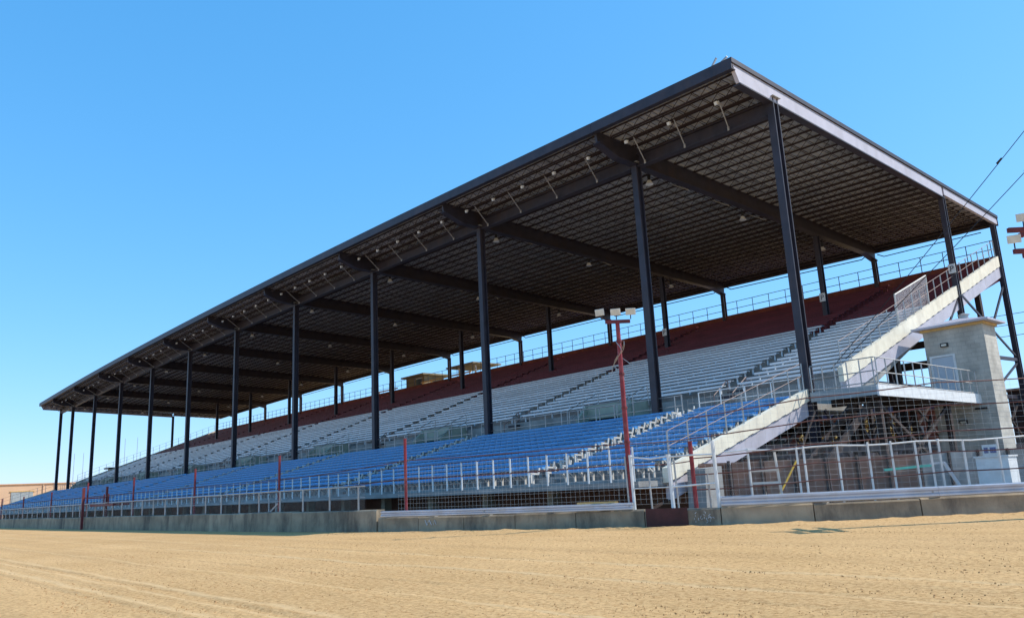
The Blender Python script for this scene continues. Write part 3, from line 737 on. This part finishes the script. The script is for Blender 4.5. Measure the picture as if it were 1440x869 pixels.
rail_part([(2.28, -.16, 4.3), (2.28, 7.7, 4.3)], [(2.28, -.1+.64*k, 3.42) for k in range(13)], 'galv', 'galv', h=.88, rails=(1., .5, .1), parent=W)
mb = MB(); mb.v = [(.2, -.14, 3.5), (2.26, -.14, 3.5), (2.26, -.14, 4.3), (.2, -.14, 4.3)]; mb.f = [(0, 1, 2, 3)]
build('wire_infill', mb, 'chain', W)
for y in (1.6, 3.9, 6.2):
    build('support_post', MB().box(.42, .60, y-.09, y+.09, .02, 3.06), 'steel_rust', W)
for a, b in ((-.1, 1.6), (1.6, 3.9), (3.9, 6.2), (6.2, 7.7)):
    build('cross_brace', MB().bar((.5, a, .9), (.5, b, 2.9), .06, .1).bar((.5, b, .9), (.5, a, 2.9), .06, .1), 'steel', W)
build('tie_beam', MB().box(.44, .58, -.1, 7.7, 1.62, 1.82), 'steel', W)
# rust-brown stair under the walkway
mb = MB()
for dx in (0, .55): mb.bar((1.25+dx, .4, 3.1), (1.25+dx, -4.4, .3), .08, .22)
ST = build('stair_stringers', mb, 'steel_rust', W)
sm = mesh('stair_tread', MB().box(-.26, .26, -.14, .14, 0, .03), 'steel_rust', (0, 0, 0))
for k in range(12): link('stair_tread', sm, (1.525, .2-.38*k, 3.0-.222*k), ST)

T = thing('block_tower', 'square grey concrete block lift tower with a shallow pale roof and blue door', 'tower', (1.7, 8.4, 0))
TX0, TX1, TY0, TY1, TH = .66, 2.76, 7.75, 8.95, 6.0
build('wall', MB().box(TX0, TX1, TY0, TY1, 0.01, TH), 'cmu', T)
rf = MB(); a = .30
rf.quadbox([(TX0-a, TY0-a, TH+.08), (TX1+a, TY0-a, TH+.08), (TX1+a, TY1+a, TH+.08), (TX0-a, TY1+a, TH+.08), (TX0-a, TY0-a, TH+.15), (TX1+a, TY0-a, TH+.15), (TX1+a, TY1+a, TH+.15), (TX0-a, TY1+a, TH+.15)])
i = len(rf.v); rf.v += [(TX0-a, TY0-a, TH+.152), (TX1+a, TY0-a, TH+.152), (TX1+a, TY1+a, TH+.152), (TX0-a, TY1+a, TH+.152), ((TX0+TX1)/2, (TY0+TY1)/2, TH+.42)]
rf.f += [(i, i+1, i+4), (i+1, i+2, i+4), (i+2, i+3, i+4), (i+3, i, i+4)]
R = build('roof', rf, 'lavender', T)
build('soffit_trim', MB().box(TX0-.07, TX1+.07, TY0-.07, TY1+.07, TH-.01, TH+.078), 'ochre', R)
build('roof_vent', MB().tube((1.9, 8.6, TH+.2), (1.9, 8.6, TH+.55), .16, 12).tube((1.9, 8.6, TH+.55), (1.9, 8.6, TH+.62), .22, 12, .05), 'galv', R)
D = build('door', MB().box(.86, 1.60, TY0-.03, TY0-.004, 3.44, 4.98), 'door', T)
fr = MB().box(.78, .855, TY0-.05, TY0-.003, 3.43, 5.06).box(1.605, 1.68, TY0-.05, TY0-.003, 3.43, 5.06).box(.857, 1.603, TY0-.05, TY0-.003, 4.99, 5.06)
build('door_frame', fr, 'white', D)
build('door_handle', MB().box(.93, .99, TY0-.07, TY0-.032, 4.12, 4.26), 'white', D)
for (x, z) in ((1.38, 5.42), (1.6, 2.55)):
    v = build('wall_light', MB().box(x-.13, x+.13, TY0-.10, TY0-.003, z-.07, z+.07), 'blacksteel', T)
    build('lens', MB().box(x-.09, x+.09, TY0-.115, TY0-.102, z-.045, z+.03), 'lampglass', v)
build('wall_vent', MB().box(2.05, 2.45, TY0-.03, TY0-.003, 2.95, 3.02), 'blacksteel', T)
build('conduit', MB().tube((2.72, 8.9, 4.6), (2.73, 8.2, 3.4), .018, 5), 'galv', T)

# ------------------------------------------------------------------ track wall, guardrails, fences
TW = thing('track_wall', 'low weathered concrete wall along the edge of the dirt track', 'wall', (-10, -12, 0))
def wall_panel(x0, x1, h, th=.30):
    m = 3; pts = [wpt(x0+(x1-x0)*k/m, 0, 0)[:2] for k in range(m+1)]
    hh = h+random.uniform(-.012, .012)
    build('panel', MB().sweep(pts, [(0.0, -.05), (-.015, hh-.03), (-.045, hh), (-th, hh), (-th, -.05)]), 'concrete', TW)
x = -118
while x < -6.9:
    n_ = min(x+3.05, -6.86); wall_panel(x, n_-.016, .61); x = n_
    if x > -6.87: break
x = -6.8
while x < 13:
    n_ = x+1.55
    if not (x < .9 < n_): pass
    wall_panel(x, n_-.018, .385); x = n_
smg = MB()
for k in range(26):
    xx = random.uniform(1.98, 2.36); zz = random.uniform(.10, .33); smg.path([wpt(xx, -.004, zz), wpt(xx+random.uniform(-.04, .04), -.006, zz+random.uniform(-.05, .05))], random.choice((.005, .008)), 4)
build('scribble', smg, 'chalk', TW)
build('scribble', MB().path([wpt(-5.0, -.006, .30), wpt(-4.93, -.006, .16), wpt(-4.85, -.006, .30), wpt(-4.77, -.006, .17)], .012, 4).path([wpt(-4.7, -.006, .17), wpt(-4.66, -.006, .3), wpt(-4.6, -.006, .17)], .007, 4), 'chalk', TW)

WB = [(0.0, 0.0), (.05, .02), (.05, .055), (.015, .085), (.015, .115), (.05, .145), (.05, .18), (0.0, .2), (-.012, .19), (.035, .175), (.035, .15), (.0, .118), (.0, .082), (.035, .05), (.035, .025), (-.012, .01)]
def guardrail(x0, x1, z0, sc, label):
    g = thing('guardrail', label, 'guardrail', wpt((x0+x1)/2, 0, 0), 'corrugated guardrails on the track wall')
    n = max(1, int((x1-x0)/3.2+.5))
    for k in range(n):
        a = x0+(x1-x0)*k/n; b = x0+(x1-x0)*(k+1)/n
        build('beam', MB().sweep(wseg(a, b+.06 if k < n-1 else b, -.02-.012*(k % 2), .5), [(o, z0+z*sc) for o, z in WB]), 'rail', g)
        build('splice_bolts', MB().tube(wpt(b-.08, .0, z0+.1*sc), wpt(b-.08, -.05, z0+.1*sc), .018, 6), 'galv', g)
    for k in range(n*2+1):
        x = x0+.1+(x1-x0-.2)*k/(n*2); p = wpt(x, .10, 0)
        build('post', MB().box(p[0]-.05, p[0]+.05, p[1]-.05, p[1]+.05, .36, z0+.19*sc), 'galv', g)
    return g
guardrail(-6.62, .72, .40, .80, 'bluish zinc guardrail on the wall beside the red light pole, ending at the brown plate')
guardrail(2.52, 12.5, .405, 1.05, 'bluish zinc guardrail on the wall in front of the white-posted fence')
build('timber_packer', MB().bar(wpt(-.55, .05, .575), wpt(.35, .05, .575), .12, .05), 'ochre', TW)
pl = MB().sweep(wseg(.98, 1.86, -.03, .3), [(0, .02), (0, .41), (-.02, .41), (-.02, .02)])
tag(build('steel_plate', pl, 'plate'), 'dark brown steel plate closing the gap in the track wall below the gate', 'plate')

# grey pipe fence on the left wall
F = thing('pipe_fence', 'grey pipe fence standing on top of the track wall in front of the shaded seats', 'fence', (-30, -12.5, .6))
pm = mesh('post', MB().tube((0, 0, 0), (0, 0, .68), .03, 6), 'galv', (0, 0, 0))
x = -7.9
while x > -110:
    link('post', pm, wpt(x, .16, .6), F); x -= 1.455
fr = [wpt(-7.6-k*2.0, .16, 1.27) for k in range(52)]
build('top_rail', MB().path(fr, .022, 5), 'galv', F)
build('mid_rail', MB().path([(p[0], p[1], .95) for p in fr], .012, 4), 'galv', F)
mb = MB()
for p in fr: mb.v += [(p[0], p[1], .62), (p[0], p[1], 1.26)]
mb.f = [(2*k, 2*k+2, 2*k+3, 2*k+1) for k in range(len(fr)-1)]
build('chain_link', mb, 'chain', F)
build('leaning_bars', MB().bar(wpt(-13.4, .4, .62), wpt(-12.6, .4, 1.0), .03, .05).bar(wpt(-13.5, .4, .62), wpt(-13.5, .4, 1.05), .03, .04).bar(wpt(-13.1, .45, .62), wpt(-13.1, .45, 1.0), .03, .04), 'galv', F)

# catch fence: red posts, cables and square wire grid
K = thing('catch_fence', 'tall catch fence of red posts, brown cables and square wire grid behind the track wall', 'fence', (0, -9.5, .4))
px_ = [-6.1, -12.8, -19.9, -27.5, -35.2, -43.4, -51.5, -59.4]
tops = [2.48, 2.42, 2.34, 2.32, 2.36, 2.09, 2.02, 2.05]
for x, t in zip(px_, tops):
    q = wpt(x, .40, 0); build('post', MB().tube((q[0], q[1], .02), (q[0], q[1], t), .042, 8).tube((q[0], q[1], t), (q[0], q[1], t+.03), .05, 8), 'red', K)
q = wpt(1.98, .32, 0); build('post', MB().tube((q[0], q[1], .02), (q[0]-.02, q[1], 1.84), .048, 8), 'red', K)
def sag(a, b, s, n=8):
    return [tuple(Vector(a).lerp(Vector(b), k/n)-Vector((0, 0, s*4*(k/n)*(1-k/n)))) for k in range(n+1)]
def run(xs, zs, off, s):
    pts = []
    for (x0, z0), (x1, z1) in zip(zip(xs, zs), zip(xs[1:], zs[1:])):
        n = 6
        for k in range(n): t = k/n; pts.append(wpt(x0+(x1-x0)*t, off, z0+(z1-z0)*t-s*4*t*(1-t)))
    pts.append(wpt(xs[-1], off, zs[-1])); return pts
line = sorted(px_+[.35, 1.98])
for zf, s in ((1.0, .03), (.62, .05)):
    build('cable', MB().path(run(line, [(.62+(1.02 if x < -8 else 1.28)*zf) for x in line], .45, s), .012, 4), 'cable', K)
for z0, z1 in ((.86, .95), (1.22, 1.36), (1.62, 1.80), (2.12, 2.35), (2.62, 2.85)):
    build('cable', MB().path(run([1.98, 4.2, 6.2, 8.1], [z0*.9, z0, z1-.04, z1], .34, .03), .013, 4), 'cable', K)
def grid(x0, x1, z0, ztop, off, step=.115, rw=.0016):
    """square welded wire cloth, one panel"""
    mb = MB(); n = int((x1-x0)/step)
    for k in range(n+1):
        x = x0+(x1-x0)*k/n; a = wpt(x, off, z0); mb.tube(a, (a[0], a[1], ztop(x)), rw, 3, cap=False)
    zmax = max(ztop(x0), ztop(x1)); z = z0
    while z <= zmax:
        pts = [wpt(x0+(x1-x0)*k/6, off, z) for k in range(7) if ztop(x0+(x1-x0)*k/6) >= z]
        if len(pts) > 1: mb.path(pts, rw, 3)
        z += step
    return mb
for a, b in ((-6.4, -3), (-3, .3)): build('wire_grid', grid(a, b, .5, lambda x: 1.75, .40), 'wire', K)
for a, b in ((.3, 2.0), (2.0, 4.3), (4.3, 6.4), (6.4, 8.2)):
    o = build('wire_grid', grid(a, b, .5, lambda x: 1.75+min(1.15, max(0, (x-.3)*.6)), .34), 'wire', K)

# white-posted fence and gate near the stand end
WF = thing('white_post_fence', 'white-posted chain-link fence behind the guardrail below the block tower', 'fence', wpt(5, .6, 0))
wps = [3.15, 3.95, 4.07, 4.62, 5.10, 5.45, 5.80, 6.02, 6.15, 6.5, 7.0, 7.6, 8.2]
for x in wps:
    a = wpt(x, .55, .02); build('post', MB().tube(a, (a[0], a[1], 1.56+(.05 if int(x*100) % 2 else 0)), .024, 7), 'white', WF)
build('top_rail', MB().path([wpt(2.62+.4*k, .55, 1.56+.02*math.sin(k*1.7)) for k in range(15)], .02, 6), 'white', WF)
mb = MB(); fp = [wpt(2.62+.4*k, .55, 0) for k in range(15)]
for p in fp: mb.v += [(p[0], p[1], .1), (p[0], p[1], 1.54)]
mb.f = [(2*k, 2*k+2, 2*k+3, 2*k+1) for k in range(len(fp)-1)]
build('chain_link', mb, 'chain', WF)
build('ladder_rungs', MB().bar(wpt(3.17, .5, 1.12), wpt(3.62, .5, 1.12), .05, .05).bar(wpt(3.17, .5, .85), wpt(3.62, .5, .85), .05, .05).tube(wpt(3.64, .5, .3), wpt(3.58, .5, 1.5), .03, 6), 'bracket', WF)
GT = thing('pipe_gate', 'white pipe gate above the brown steel plate beside the red post', 'gate', wpt(1.6, .4, 0))
for x, t, r in ((.68, 1.62, .036), (1.52, 1.58, .048), (2.46, 1.82, .042)):
    a = wpt(x, .22, .02); build('post', MB().tube(a, (a[0]-.03, a[1], t), r, 8), 'white', GT)
for x, t in ((1.05, 1.2), (1.62, 1.45), (2.3, 1.1), (.55, 1.6)):
    a = wpt(x, .26, .02); build('picket', MB().tube(a, (a[0]-.03, a[1], t), .022, 6), 'galv', GT)
for pp, rr in (([wpt(1.52, .22, 1.52), wpt(2.0, .22, 1.53), wpt(2.46, .22, 1.52)], .022), ([wpt(1.52, .22, .86), wpt(2.46, .22, .9)], .022), ([wpt(.68, .22, 1.57), wpt(1.1, .22, 1.5), wpt(1.52, .22, 1.55)], .02), ([wpt(.68, .22, .86), wpt(1.52, .22, .86)], .016)):
    build('rail', MB().path(pp, rr, 6), 'white', GT)
build('diagonal_brace', MB().bar((-.2, -7.9, .35), (-.2, -5.2, 1.1), .05, .07).bar((-.2, -7.7, 1.0), (-.2, -5.0, .25), .05, .07), 'steel_rust', G)

# brown screen panels behind the white fence
SP = thing('panel_screen', 'low brown weathered panel screen under the end of the grandstand', 'screen', (2, -4.5, 0))
def seglin(a, b, n):
    for k in range(n): yield (Vector(a).lerp(Vector(b), k/n), Vector(a).lerp(Vector(b), (k+1)/n-.004))
for k, (a, b) in enumerate(seglin((.35, -6.6), (5.6, 1.6), 11)):
    build('panel', MB().sweep([tuple(a), tuple(b)], [(0, .03), (0, 1.38), (-.05, 1.38), (-.05, .03)]), 'panelbrown' if k < 7 else 'tread', SP)
    build('batten', MB().box(b.x-.03, b.x+.03, b.y-.1, b.y-.05, .03, 1.42), 'steel_rust', SP)
tag(build('concrete_block', MB().prism([(-7.0, .03), (-6.2, .03), (-6.2, 1.3), (-6.9, 1.25)], .2, .75), 'tread'), 'pale concrete footing block at the foot of the cream stringer', 'block')
cb = thing('utility_cabinet', 'white metal utility cabinet at the foot of the block tower', 'cabinet', (5.35, -1, 0))
build('body', MB().box(5.0, 5.75, -1.3, -.7, .03, 1.18), 'white', cb)
build('lid', MB().box(4.97, 5.78, -1.33, -.67, 1.182, 1.22), 'white', cb)
build('notice', MB().box(5.2, 5.55, -1.31, -1.303, 1.23, 1.50).box(5.22, 5.25, -1.30, -1.28, 1.2, 1.5), 'white', cb)
build('notice_print', MB().box(5.24, 5.34, -1.32, -1.312, 1.29, 1.43).box(5.38, 5.52, -1.32, -1.312, 1.29, 1.43), 'navy', cb)
tag(build('yellow_bar', MB().tube(wpt(3.5, .7, .35), wpt(4.0, 1.1, 1.3), .022, 6), 'yellow'), 'thin yellow bar leaning on the white-posted fence', 'bar')
tag(build('brown_bar', MB().tube(wpt(4.02, 1.12, 1.3), wpt(4.55, 1.6, 2.4), .03, 6), 'steel_rust'), 'rusty brown brace rising behind the yellow bar', 'brace')
tag(build('teal_plank', MB().bar((3.6, -3.4, 1.0), (4.3, -2.3, 1.06), .04, .06), 'teal'), 'teal plank lying along the brown panel screen', 'plank')
tag(build('white_brace', MB().bar(wpt(6.2, .6, 1.1), wpt(6.42, .6, .45), .05, .06).bar(wpt(6.0, .6, 1.08), wpt(6.2, .6, 1.1), .04, .04), 'door'), 'pale bent brace leaning against the white-posted fence', 'brace')

# dark red trackside stand by the far wall
q = wpt(-33.9, -.12, 0); MS = thing('starter_stand', 'dark red steel platform frame fixed to the far track wall', 'platform', q)
build('main_post', MB().box(q[0]-.06, q[0]+.06, q[1]-.06, q[1]+.06, 0, 2.1), 'darkred', MS)
build('rear_post', MB().box(q[0]+1.0, q[0]+1.1, q[1]+.8, q[1]+.9, .6, 2.1), 'darkred', MS)
build('platform', MB().box(q[0]+.3, q[0]+4.5, q[1]+.25, q[1]+1.0, 1.12, 1.22), 'darkred', MS)
build('crossbar', MB().bar((q[0], q[1], 1.55), (q[0]+1.05, q[1]+.85, 1.55), .06, .06), 'darkred', MS)
for dx in (2.6, 3.4): build('short_post', MB().box(q[0]+dx, q[0]+dx+.05, q[1]+.3, q[1]+.35, 1.22, 1.70), 'darkred', MS)

# ------------------------------------------------------------------ light poles
def flood(parent, p, d, sc=1.0):
    """rectangular floodlight: tapered housing, pale lens, yoke"""
    d = Vector(d).normalized(); r = d.cross(Vector((0, 0, 1))).normalized(); u = r.cross(d); p = Vector(p)
    def P(a, b, c): return tuple(p+r*a*sc+u*b*sc+d*c*sc)
    h = build('lamp', MB().quadbox([P(-.11, -.08, -.10), P(.11, -.08, -.10), P(.11, .08, -.10), P(-.11, .08, -.10), P(-.21, -.14, .08), P(.21, -.14, .08), P(.21, .14, .08), P(-.21, .14, .08)]), 'lampwhite', parent)
    build('lens', MB().quadbox([P(-.19, -.125, .082), P(.19, -.125, .082), P(.19, .125, .082), P(-.19, .125, .082), P(-.18, -.12, .10), P(.18, -.12, .10), P(.18, .12, .10), P(-.18, .12, .10)]), 'lampglass', h)
    build('yoke', MB().bar(P(0, -.10, -.02), P(0, -.32, -.04), .04*sc, .03*sc), 'blacksteel', h)
q = wpt(.58, .34, 0)
LP = thing('light_pole', 'slim red light pole with three floodlights behind the track wall', 'light pole', q, 'red light poles')
build('pole', MB().tube((q[0], q[1], .02), (q[0]-.01, q[1], 4.80), .068, 10, .052), 'red', LP)
for z in (1.2, 1.9, 2.7, 3.5, 4.3): build('clamp_band', MB().tube((q[0], q[1], z), (q[0], q[1], z+.05), .071, 10), 'darkred', LP)
av = Vector((.62, .78, 0)).normalized()
pa = Vector((q[0], q[1], 4.80))-av*.30; pb = Vector((q[0], q[1], 4.80))+av*.30
build('crossarm', MB().bar(pa, pb, .07, .08), 'darkred', LP)
for t, d in ((-.40, (.2, -.8, -.12)), (-.03, (.55, -.8, -.25)), (.33, (.75, -.75, -.3))):
    pp = Vector((q[0], q[1], 5.04))+av*t; flood(LP, pp, d, .58)
for k in range(4):
    cc = MB(); a = random.uniform(0, 6.28); rr = .12+.05*k
    cc.path([(q[0]+(.05+rr)*math.cos(a+t*.5)*(.5+.5*t/8), q[1]+.1*math.sin(a), 4.3-.055*t*(1+k*.25)) for t in range(9)], .009, 4)
    build('loose_cable', cc, 'galv', LP)
# the next pole along, sited and thickened so its shadow falls on the track
q = (8.55, -5.75)
LP2 = thing('light_pole', 'tall red light pole with floodlights on two crossarms and two added shadow arms past the stand end', 'light pole', (q[0], q[1], 0), 'red light poles')
build('pole', MB().tube((q[0], q[1], 0), (q[0], q[1], 5.7), .15, 10, .10), 'red', LP2)
av2 = Vector((.65, .76, 0)).normalized()
for z, ln in ((5.08, .66), (5.52, .70)):
    build('crossarm', MB().bar(Vector((q[0], q[1], z))-av2*ln, Vector((q[0], q[1], z))+av2*ln, .08, .09), 'darkred', LP2)
    for t, d in ((-.62 if z < 5.3 else -.36, (.35, -.8, -.12)), (0.12, (.5, -.8, -.2)), (.55, (.6, -.8, -.2))): flood(LP2, Vector((q[0], q[1], z+.25))+av2*t, d, .58)
shadow_av = Vector((.76, -.65, 0))  # extra crossarms and lamps added to widen the pole's shadow on the dirt
for z in (5.16, 5.60):
    build('crossarm', MB().bar(Vector((q[0], q[1], z))-shadow_av*.7, Vector((q[0], q[1], z))+shadow_av*.7, .08, .09), 'darkred', LP2)
    for t in (.25, .62): flood(LP2, Vector((q[0], q[1], z+.28))+shadow_av*t, (-.5, -.7, -.3), .72)
build('footing', MB().tube((q[0], q[1], -.02), (q[0], q[1], .12), .25, 12), 'concrete', LP2)

# ------------------------------------------------------------------ things around and behind
BB = thing('brick_building', 'red brick building with blue metal fascia seen through the steel under the stand', 'building', (-15, 30, 0))
build('wall', MB().box(-40, -5.2, 26.0, 33, 0, 4.4), 'brick', BB)
build('fascia', MB().box(-40.2, -5.0, 25.8, 33.2, 4.402, 5.0), 'navy', BB)
for k in range(5):
    x = -8-4.5*k; w0 = build('window', MB().box(x-.7, x+.7, 25.93, 25.99, 1.8, 3.4), 'white', BB); build('pane', MB().box(x-.6, x+.6, 25.90, 25.928, 1.9, 3.3), 'glass', w0)
DB = thing('dark_brick_building', 'dark brown brick building beyond the rear of the stand end', 'building', (3, 26, 0))
build('wall', MB().box(-1.5, 9, 22.6, 30, 0, 4.62), 'darkbrick', DB)
build('coping', MB().box(-1.6, 9.1, 22.5, 30.1, 4.622, 4.75), 'panelbrown', DB)
ld = MB()
for dx in (0, .45): ld.tube((-.75+dx, 22.3, .1), (-.75+dx, 22.3, 4.5), .03, 5)
LDD = tag(build('wall_ladder', ld, 'galv'), 'pale steel ladder fixed to the dark brick building', 'ladder')
rm = mesh('rung', MB().tube((0, 0, 0), (.45, 0, 0), .02, 5), 'galv', (0, 0, 0))
for k in range(13): link('rung', rm, (-.75, 22.3, .4+.32*k), LDD)
TB = thing('tan_building', 'long low tan building with grey shutters beyond the far end of the stand', 'building', (-155, 10, 0))
build('wall', MB().box(-175, -150, -6, 24, 0, 5.75), 'tan', TB)
build('roof_edge', MB().box(-175.2, -149.8, -6.2, 24.2, 5.752, 5.9), 'tan', TB)
for y in (-3.5, 3.1, 9.6, 16): 
    s = build('shutter', MB().box(-149.99, -149.9, y, y+3.3, 2.6, 4.5), 'walkgrey', TB)
    build('lintel', MB().box(-149.99, -149.85, y-.2, y+3.5, 4.502, 4.65), 'ochre', s)
for y in (-5, 1.2, 7.9, 14.6): build('downpipe', MB().tube((-149.9, y, .1), (-149.9, y, 5.7), .08, 6), 'tan', TB)
# small lower bleacher beyond the stand
LB = thing('far_bleacher', 'small blue bleacher past the far end of the grandstand', 'bleacher', (-115, -8, 0))
pr = [(-9.5, .1), (-9.5, 1.2)]
for i in range(6): pr += [(-9.5+.7*i, 1.2+.13*i), (-8.8+.7*i, 1.2+.13*i)]
pr += [(-5.3, .1)]
pr = [p for k, p in enumerate(pr) if k == 0 or p != pr[k-1]]
build('frame', strip(pr, -128, -106), 'tread', LB)
for i in range(6): build('bench', MB().box(-127.8, -106.2, -9.3+.7*i, -8.95+.7*i, 1.45+.13*i, 1.52+.13*i).box(-127.8, -106.2, -8.95+.7*i, -8.9+.7*i, 1.55+.13*i, 1.80+.13*i), 'blue', LB)
# press box and shelter on the rear terrace
PB = thing('press_box', 'small tan hut with dark window on the rear terrace behind the maroon seats', 'hut', (-51, 22.5, 10.5))
build('floor_slab', MB().box(-60, -43, 20.6, 25.5, 10.1, 10.4), 'hut', PB)
build('wall', MB().box(-55.6, -52.4, 21.6, 24.0, 10.402, 12.4), 'hut', PB)
b = build('window', MB().box(-53.7, -52.8, 21.54, 21.595, 11.2, 12.1), 'glass', PB)
build('frame', MB().box(-53.8, -52.7, 21.57, 21.598, 11.1, 11.19).box(-53.8, -52.7, 21.57, 21.598, 12.11, 12.2), 'white', b)
build('roof', MB().box(-56, -52, 21.2, 24.4, 12.402, 12.55), 'hut', PB)
for x in (-59.5, -57.5, -51.5, -50, -48.5, -47, -45.4, -44): build('terrace_post', MB().tube((x, 20.8, 10.4), (x, 20.8, 11.5), .05, 6), 'ochre', PB)
build('terrace_rail', MB().bar((-59.8, 20.8, 11.5), (-56, 20.8, 11.5), .08, .12).bar((-51.8, 20.8, 11.5), (-43.8, 20.8, 11.5), .08, .12), 'ochre', PB)
SH = thing('terrace_shelter', 'open shelter with flat tan roof on a white post behind the maroon seats', 'shelter', (-43, 23, 10.4))
build('roof', MB().box(-48.2, -44.0, 21.2, 24.6, 12.35, 12.47), 'hut', SH)
for x in (-47.4, -44.9): build('post', MB().tube((x, 22.2, 10.402), (x, 22.2, 12.35), .09, 8), 'white', SH)
BO = thing('announcer_booth', 'tiny booth with dark flat roof rising beyond the far seats', 'booth', (-104.5, 7.3, 0))
build('wall', MB().box(-105.3, -103.9, 6.7, 8.2, .02, 6.1), 'sage', BO); build('roof', MB().box(-105.8, -103.5, 6.3, 8.9, 6.102, 6.28), 'steel', BO)
for k, (x, y, h) in enumerate(((-128, 7.6, 9.6), (-128, 8.9, 9.7), (-121, 13.0, 11.4), (-121, 14.8, 11.6))):
    tag(build('mast', MB().tube((x, y, 0), (x, y, h), .05, 6, .03), 'galv'), 'thin grey mast rising beyond the far end of the stand', 'mast', 'masts past the far end')
# autumn tree behind the under-stand steel
def tree(x, y, h, sp, label, seed):
    random.seed(seed); t = thing('tree', label, 'tree', (x, y, 0))
    mb = MB().tube((x, y, 0), (x+.05, y, h*.45), .16, 8, .1); tips = []
    for k in range(9):
        a = k*2.4; e = (x+math.cos(a)*sp*random.uniform(.4, .85), y+math.sin(a)*sp*random.uniform(.4, .85), h*random.uniform(.45, .9)); mb.tube((x+.03, y, h*random.uniform(.25, .45)), e, .06, 5, .02); tips.append(e)
    build('trunk', mb, 'bark', t)
    lm = MB()
    for e in tips:
        for c_ in range(5):
            c = Vector(e)+Vector((random.gauss(0, .35), random.gauss(0, .35), random.gauss(0, .3)))*sp*.6
            for _ in range(45):
                p = c+Vector((random.gauss(0, .22), random.gauss(0, .22), random.gauss(0, .18)))*sp*.55
                d = Vector((random.uniform(-1, 1), random.uniform(-1, 1), random.uniform(-.6, .6))).normalized(); s = d.cross(Vector((.3, .2, 1))).normalized()*.055; d = d*.10
                i = len(lm.v); lm.v += [tuple(p-d), tuple(p+s), tuple(p+d), tuple(p-s)]; lm.f.append((i, i+1, i+2, i+3))
    build('crown', lm, 'leaf', t)
tree(-8.9, 23.6, 4.2, 1.9, 'small yellow-leaved tree seen through the steel under the stand', 3)
tree(-12.8, 24.2, 3.4, 1.5, 'lower yellow bush-like tree in front of the red brick wall', 5)
random.seed(11)
# overhead wires
def cable(name, a, b, s, label, r=.012):
    o = build(name, MB().path(sag(a, b, s, 14), r, 4), 'blacksteel'); return tag(o, label, 'cable')
def at(a, b, t): return tuple(Vector(a).lerp(Vector(b), t))
for a, b, tt in (((6.85, 5.0, 12.4), (-.2, 2.0, 4.4), .22), ((6.75, 5.0, 11.0), (.6, 1.5, 4.6), .13)):
    o = cable('overhead_wire', a, b, .05, 'thin slanting wire with a dark insulator, ' + ('ending at the cross aisle, the higher of two' if tt > .2 else 'passing the roof corner, the lower of two'))
    p0 = at(a, b, tt); p1 = at(a, b, tt+.02)
    build('insulator', MB().tube(p0, p1, .03, 6, .045), 'blacksteel', o)
t = thing('wire_pole', 'tall grey steel pole past the stand end carrying the two slanting wires', 'pole', (7.0, 5.06, 0))
build('shaft', MB().tube((7.0, 5.06, 0), (7.0, 5.06, 12.75), .16, 10, .08), 'galv', t)
build('bracket', MB().bar((6.8, 5.0, 12.4), (7.05, 5.08, 12.4), .06, .06), 'blacksteel', t); build('bracket', MB().bar((6.72, 5.0, 11.0), (7.05, 5.08, 11.0), .06, .06), 'blacksteel', t)
for k, z in enumerate((8.6, 9.3, 9.95)):
    o = cable('utility_line', (-30, 34, z+1.2), (30, 30, z), .5, 'level utility line passing behind the stand end', .018); o['group'] = 'utility lines behind the stand'
for x in (-30.1, 30.1):
    t = thing('utility_pole', 'brown wooden utility pole carrying the level lines ' + ('behind the roof' if x < 0 else 'past the stand end'), 'utility pole', (x, 34 if x < 0 else 30, 0))
    y = 34 if x < 0 else 30
    build('pole', MB().tube((x, y, 0), (x, y, 11.6), .14, 8, .09), 'bark', t)
    for z in (8.6, 9.3, 9.95): build('insulator', MB().tube((x, y-.02, z+(1.2 if x < 0 else 0)-.1), (x, y-.02, z+(1.2 if x < 0 else 0)+.05), .16, 6), 'galv', t)
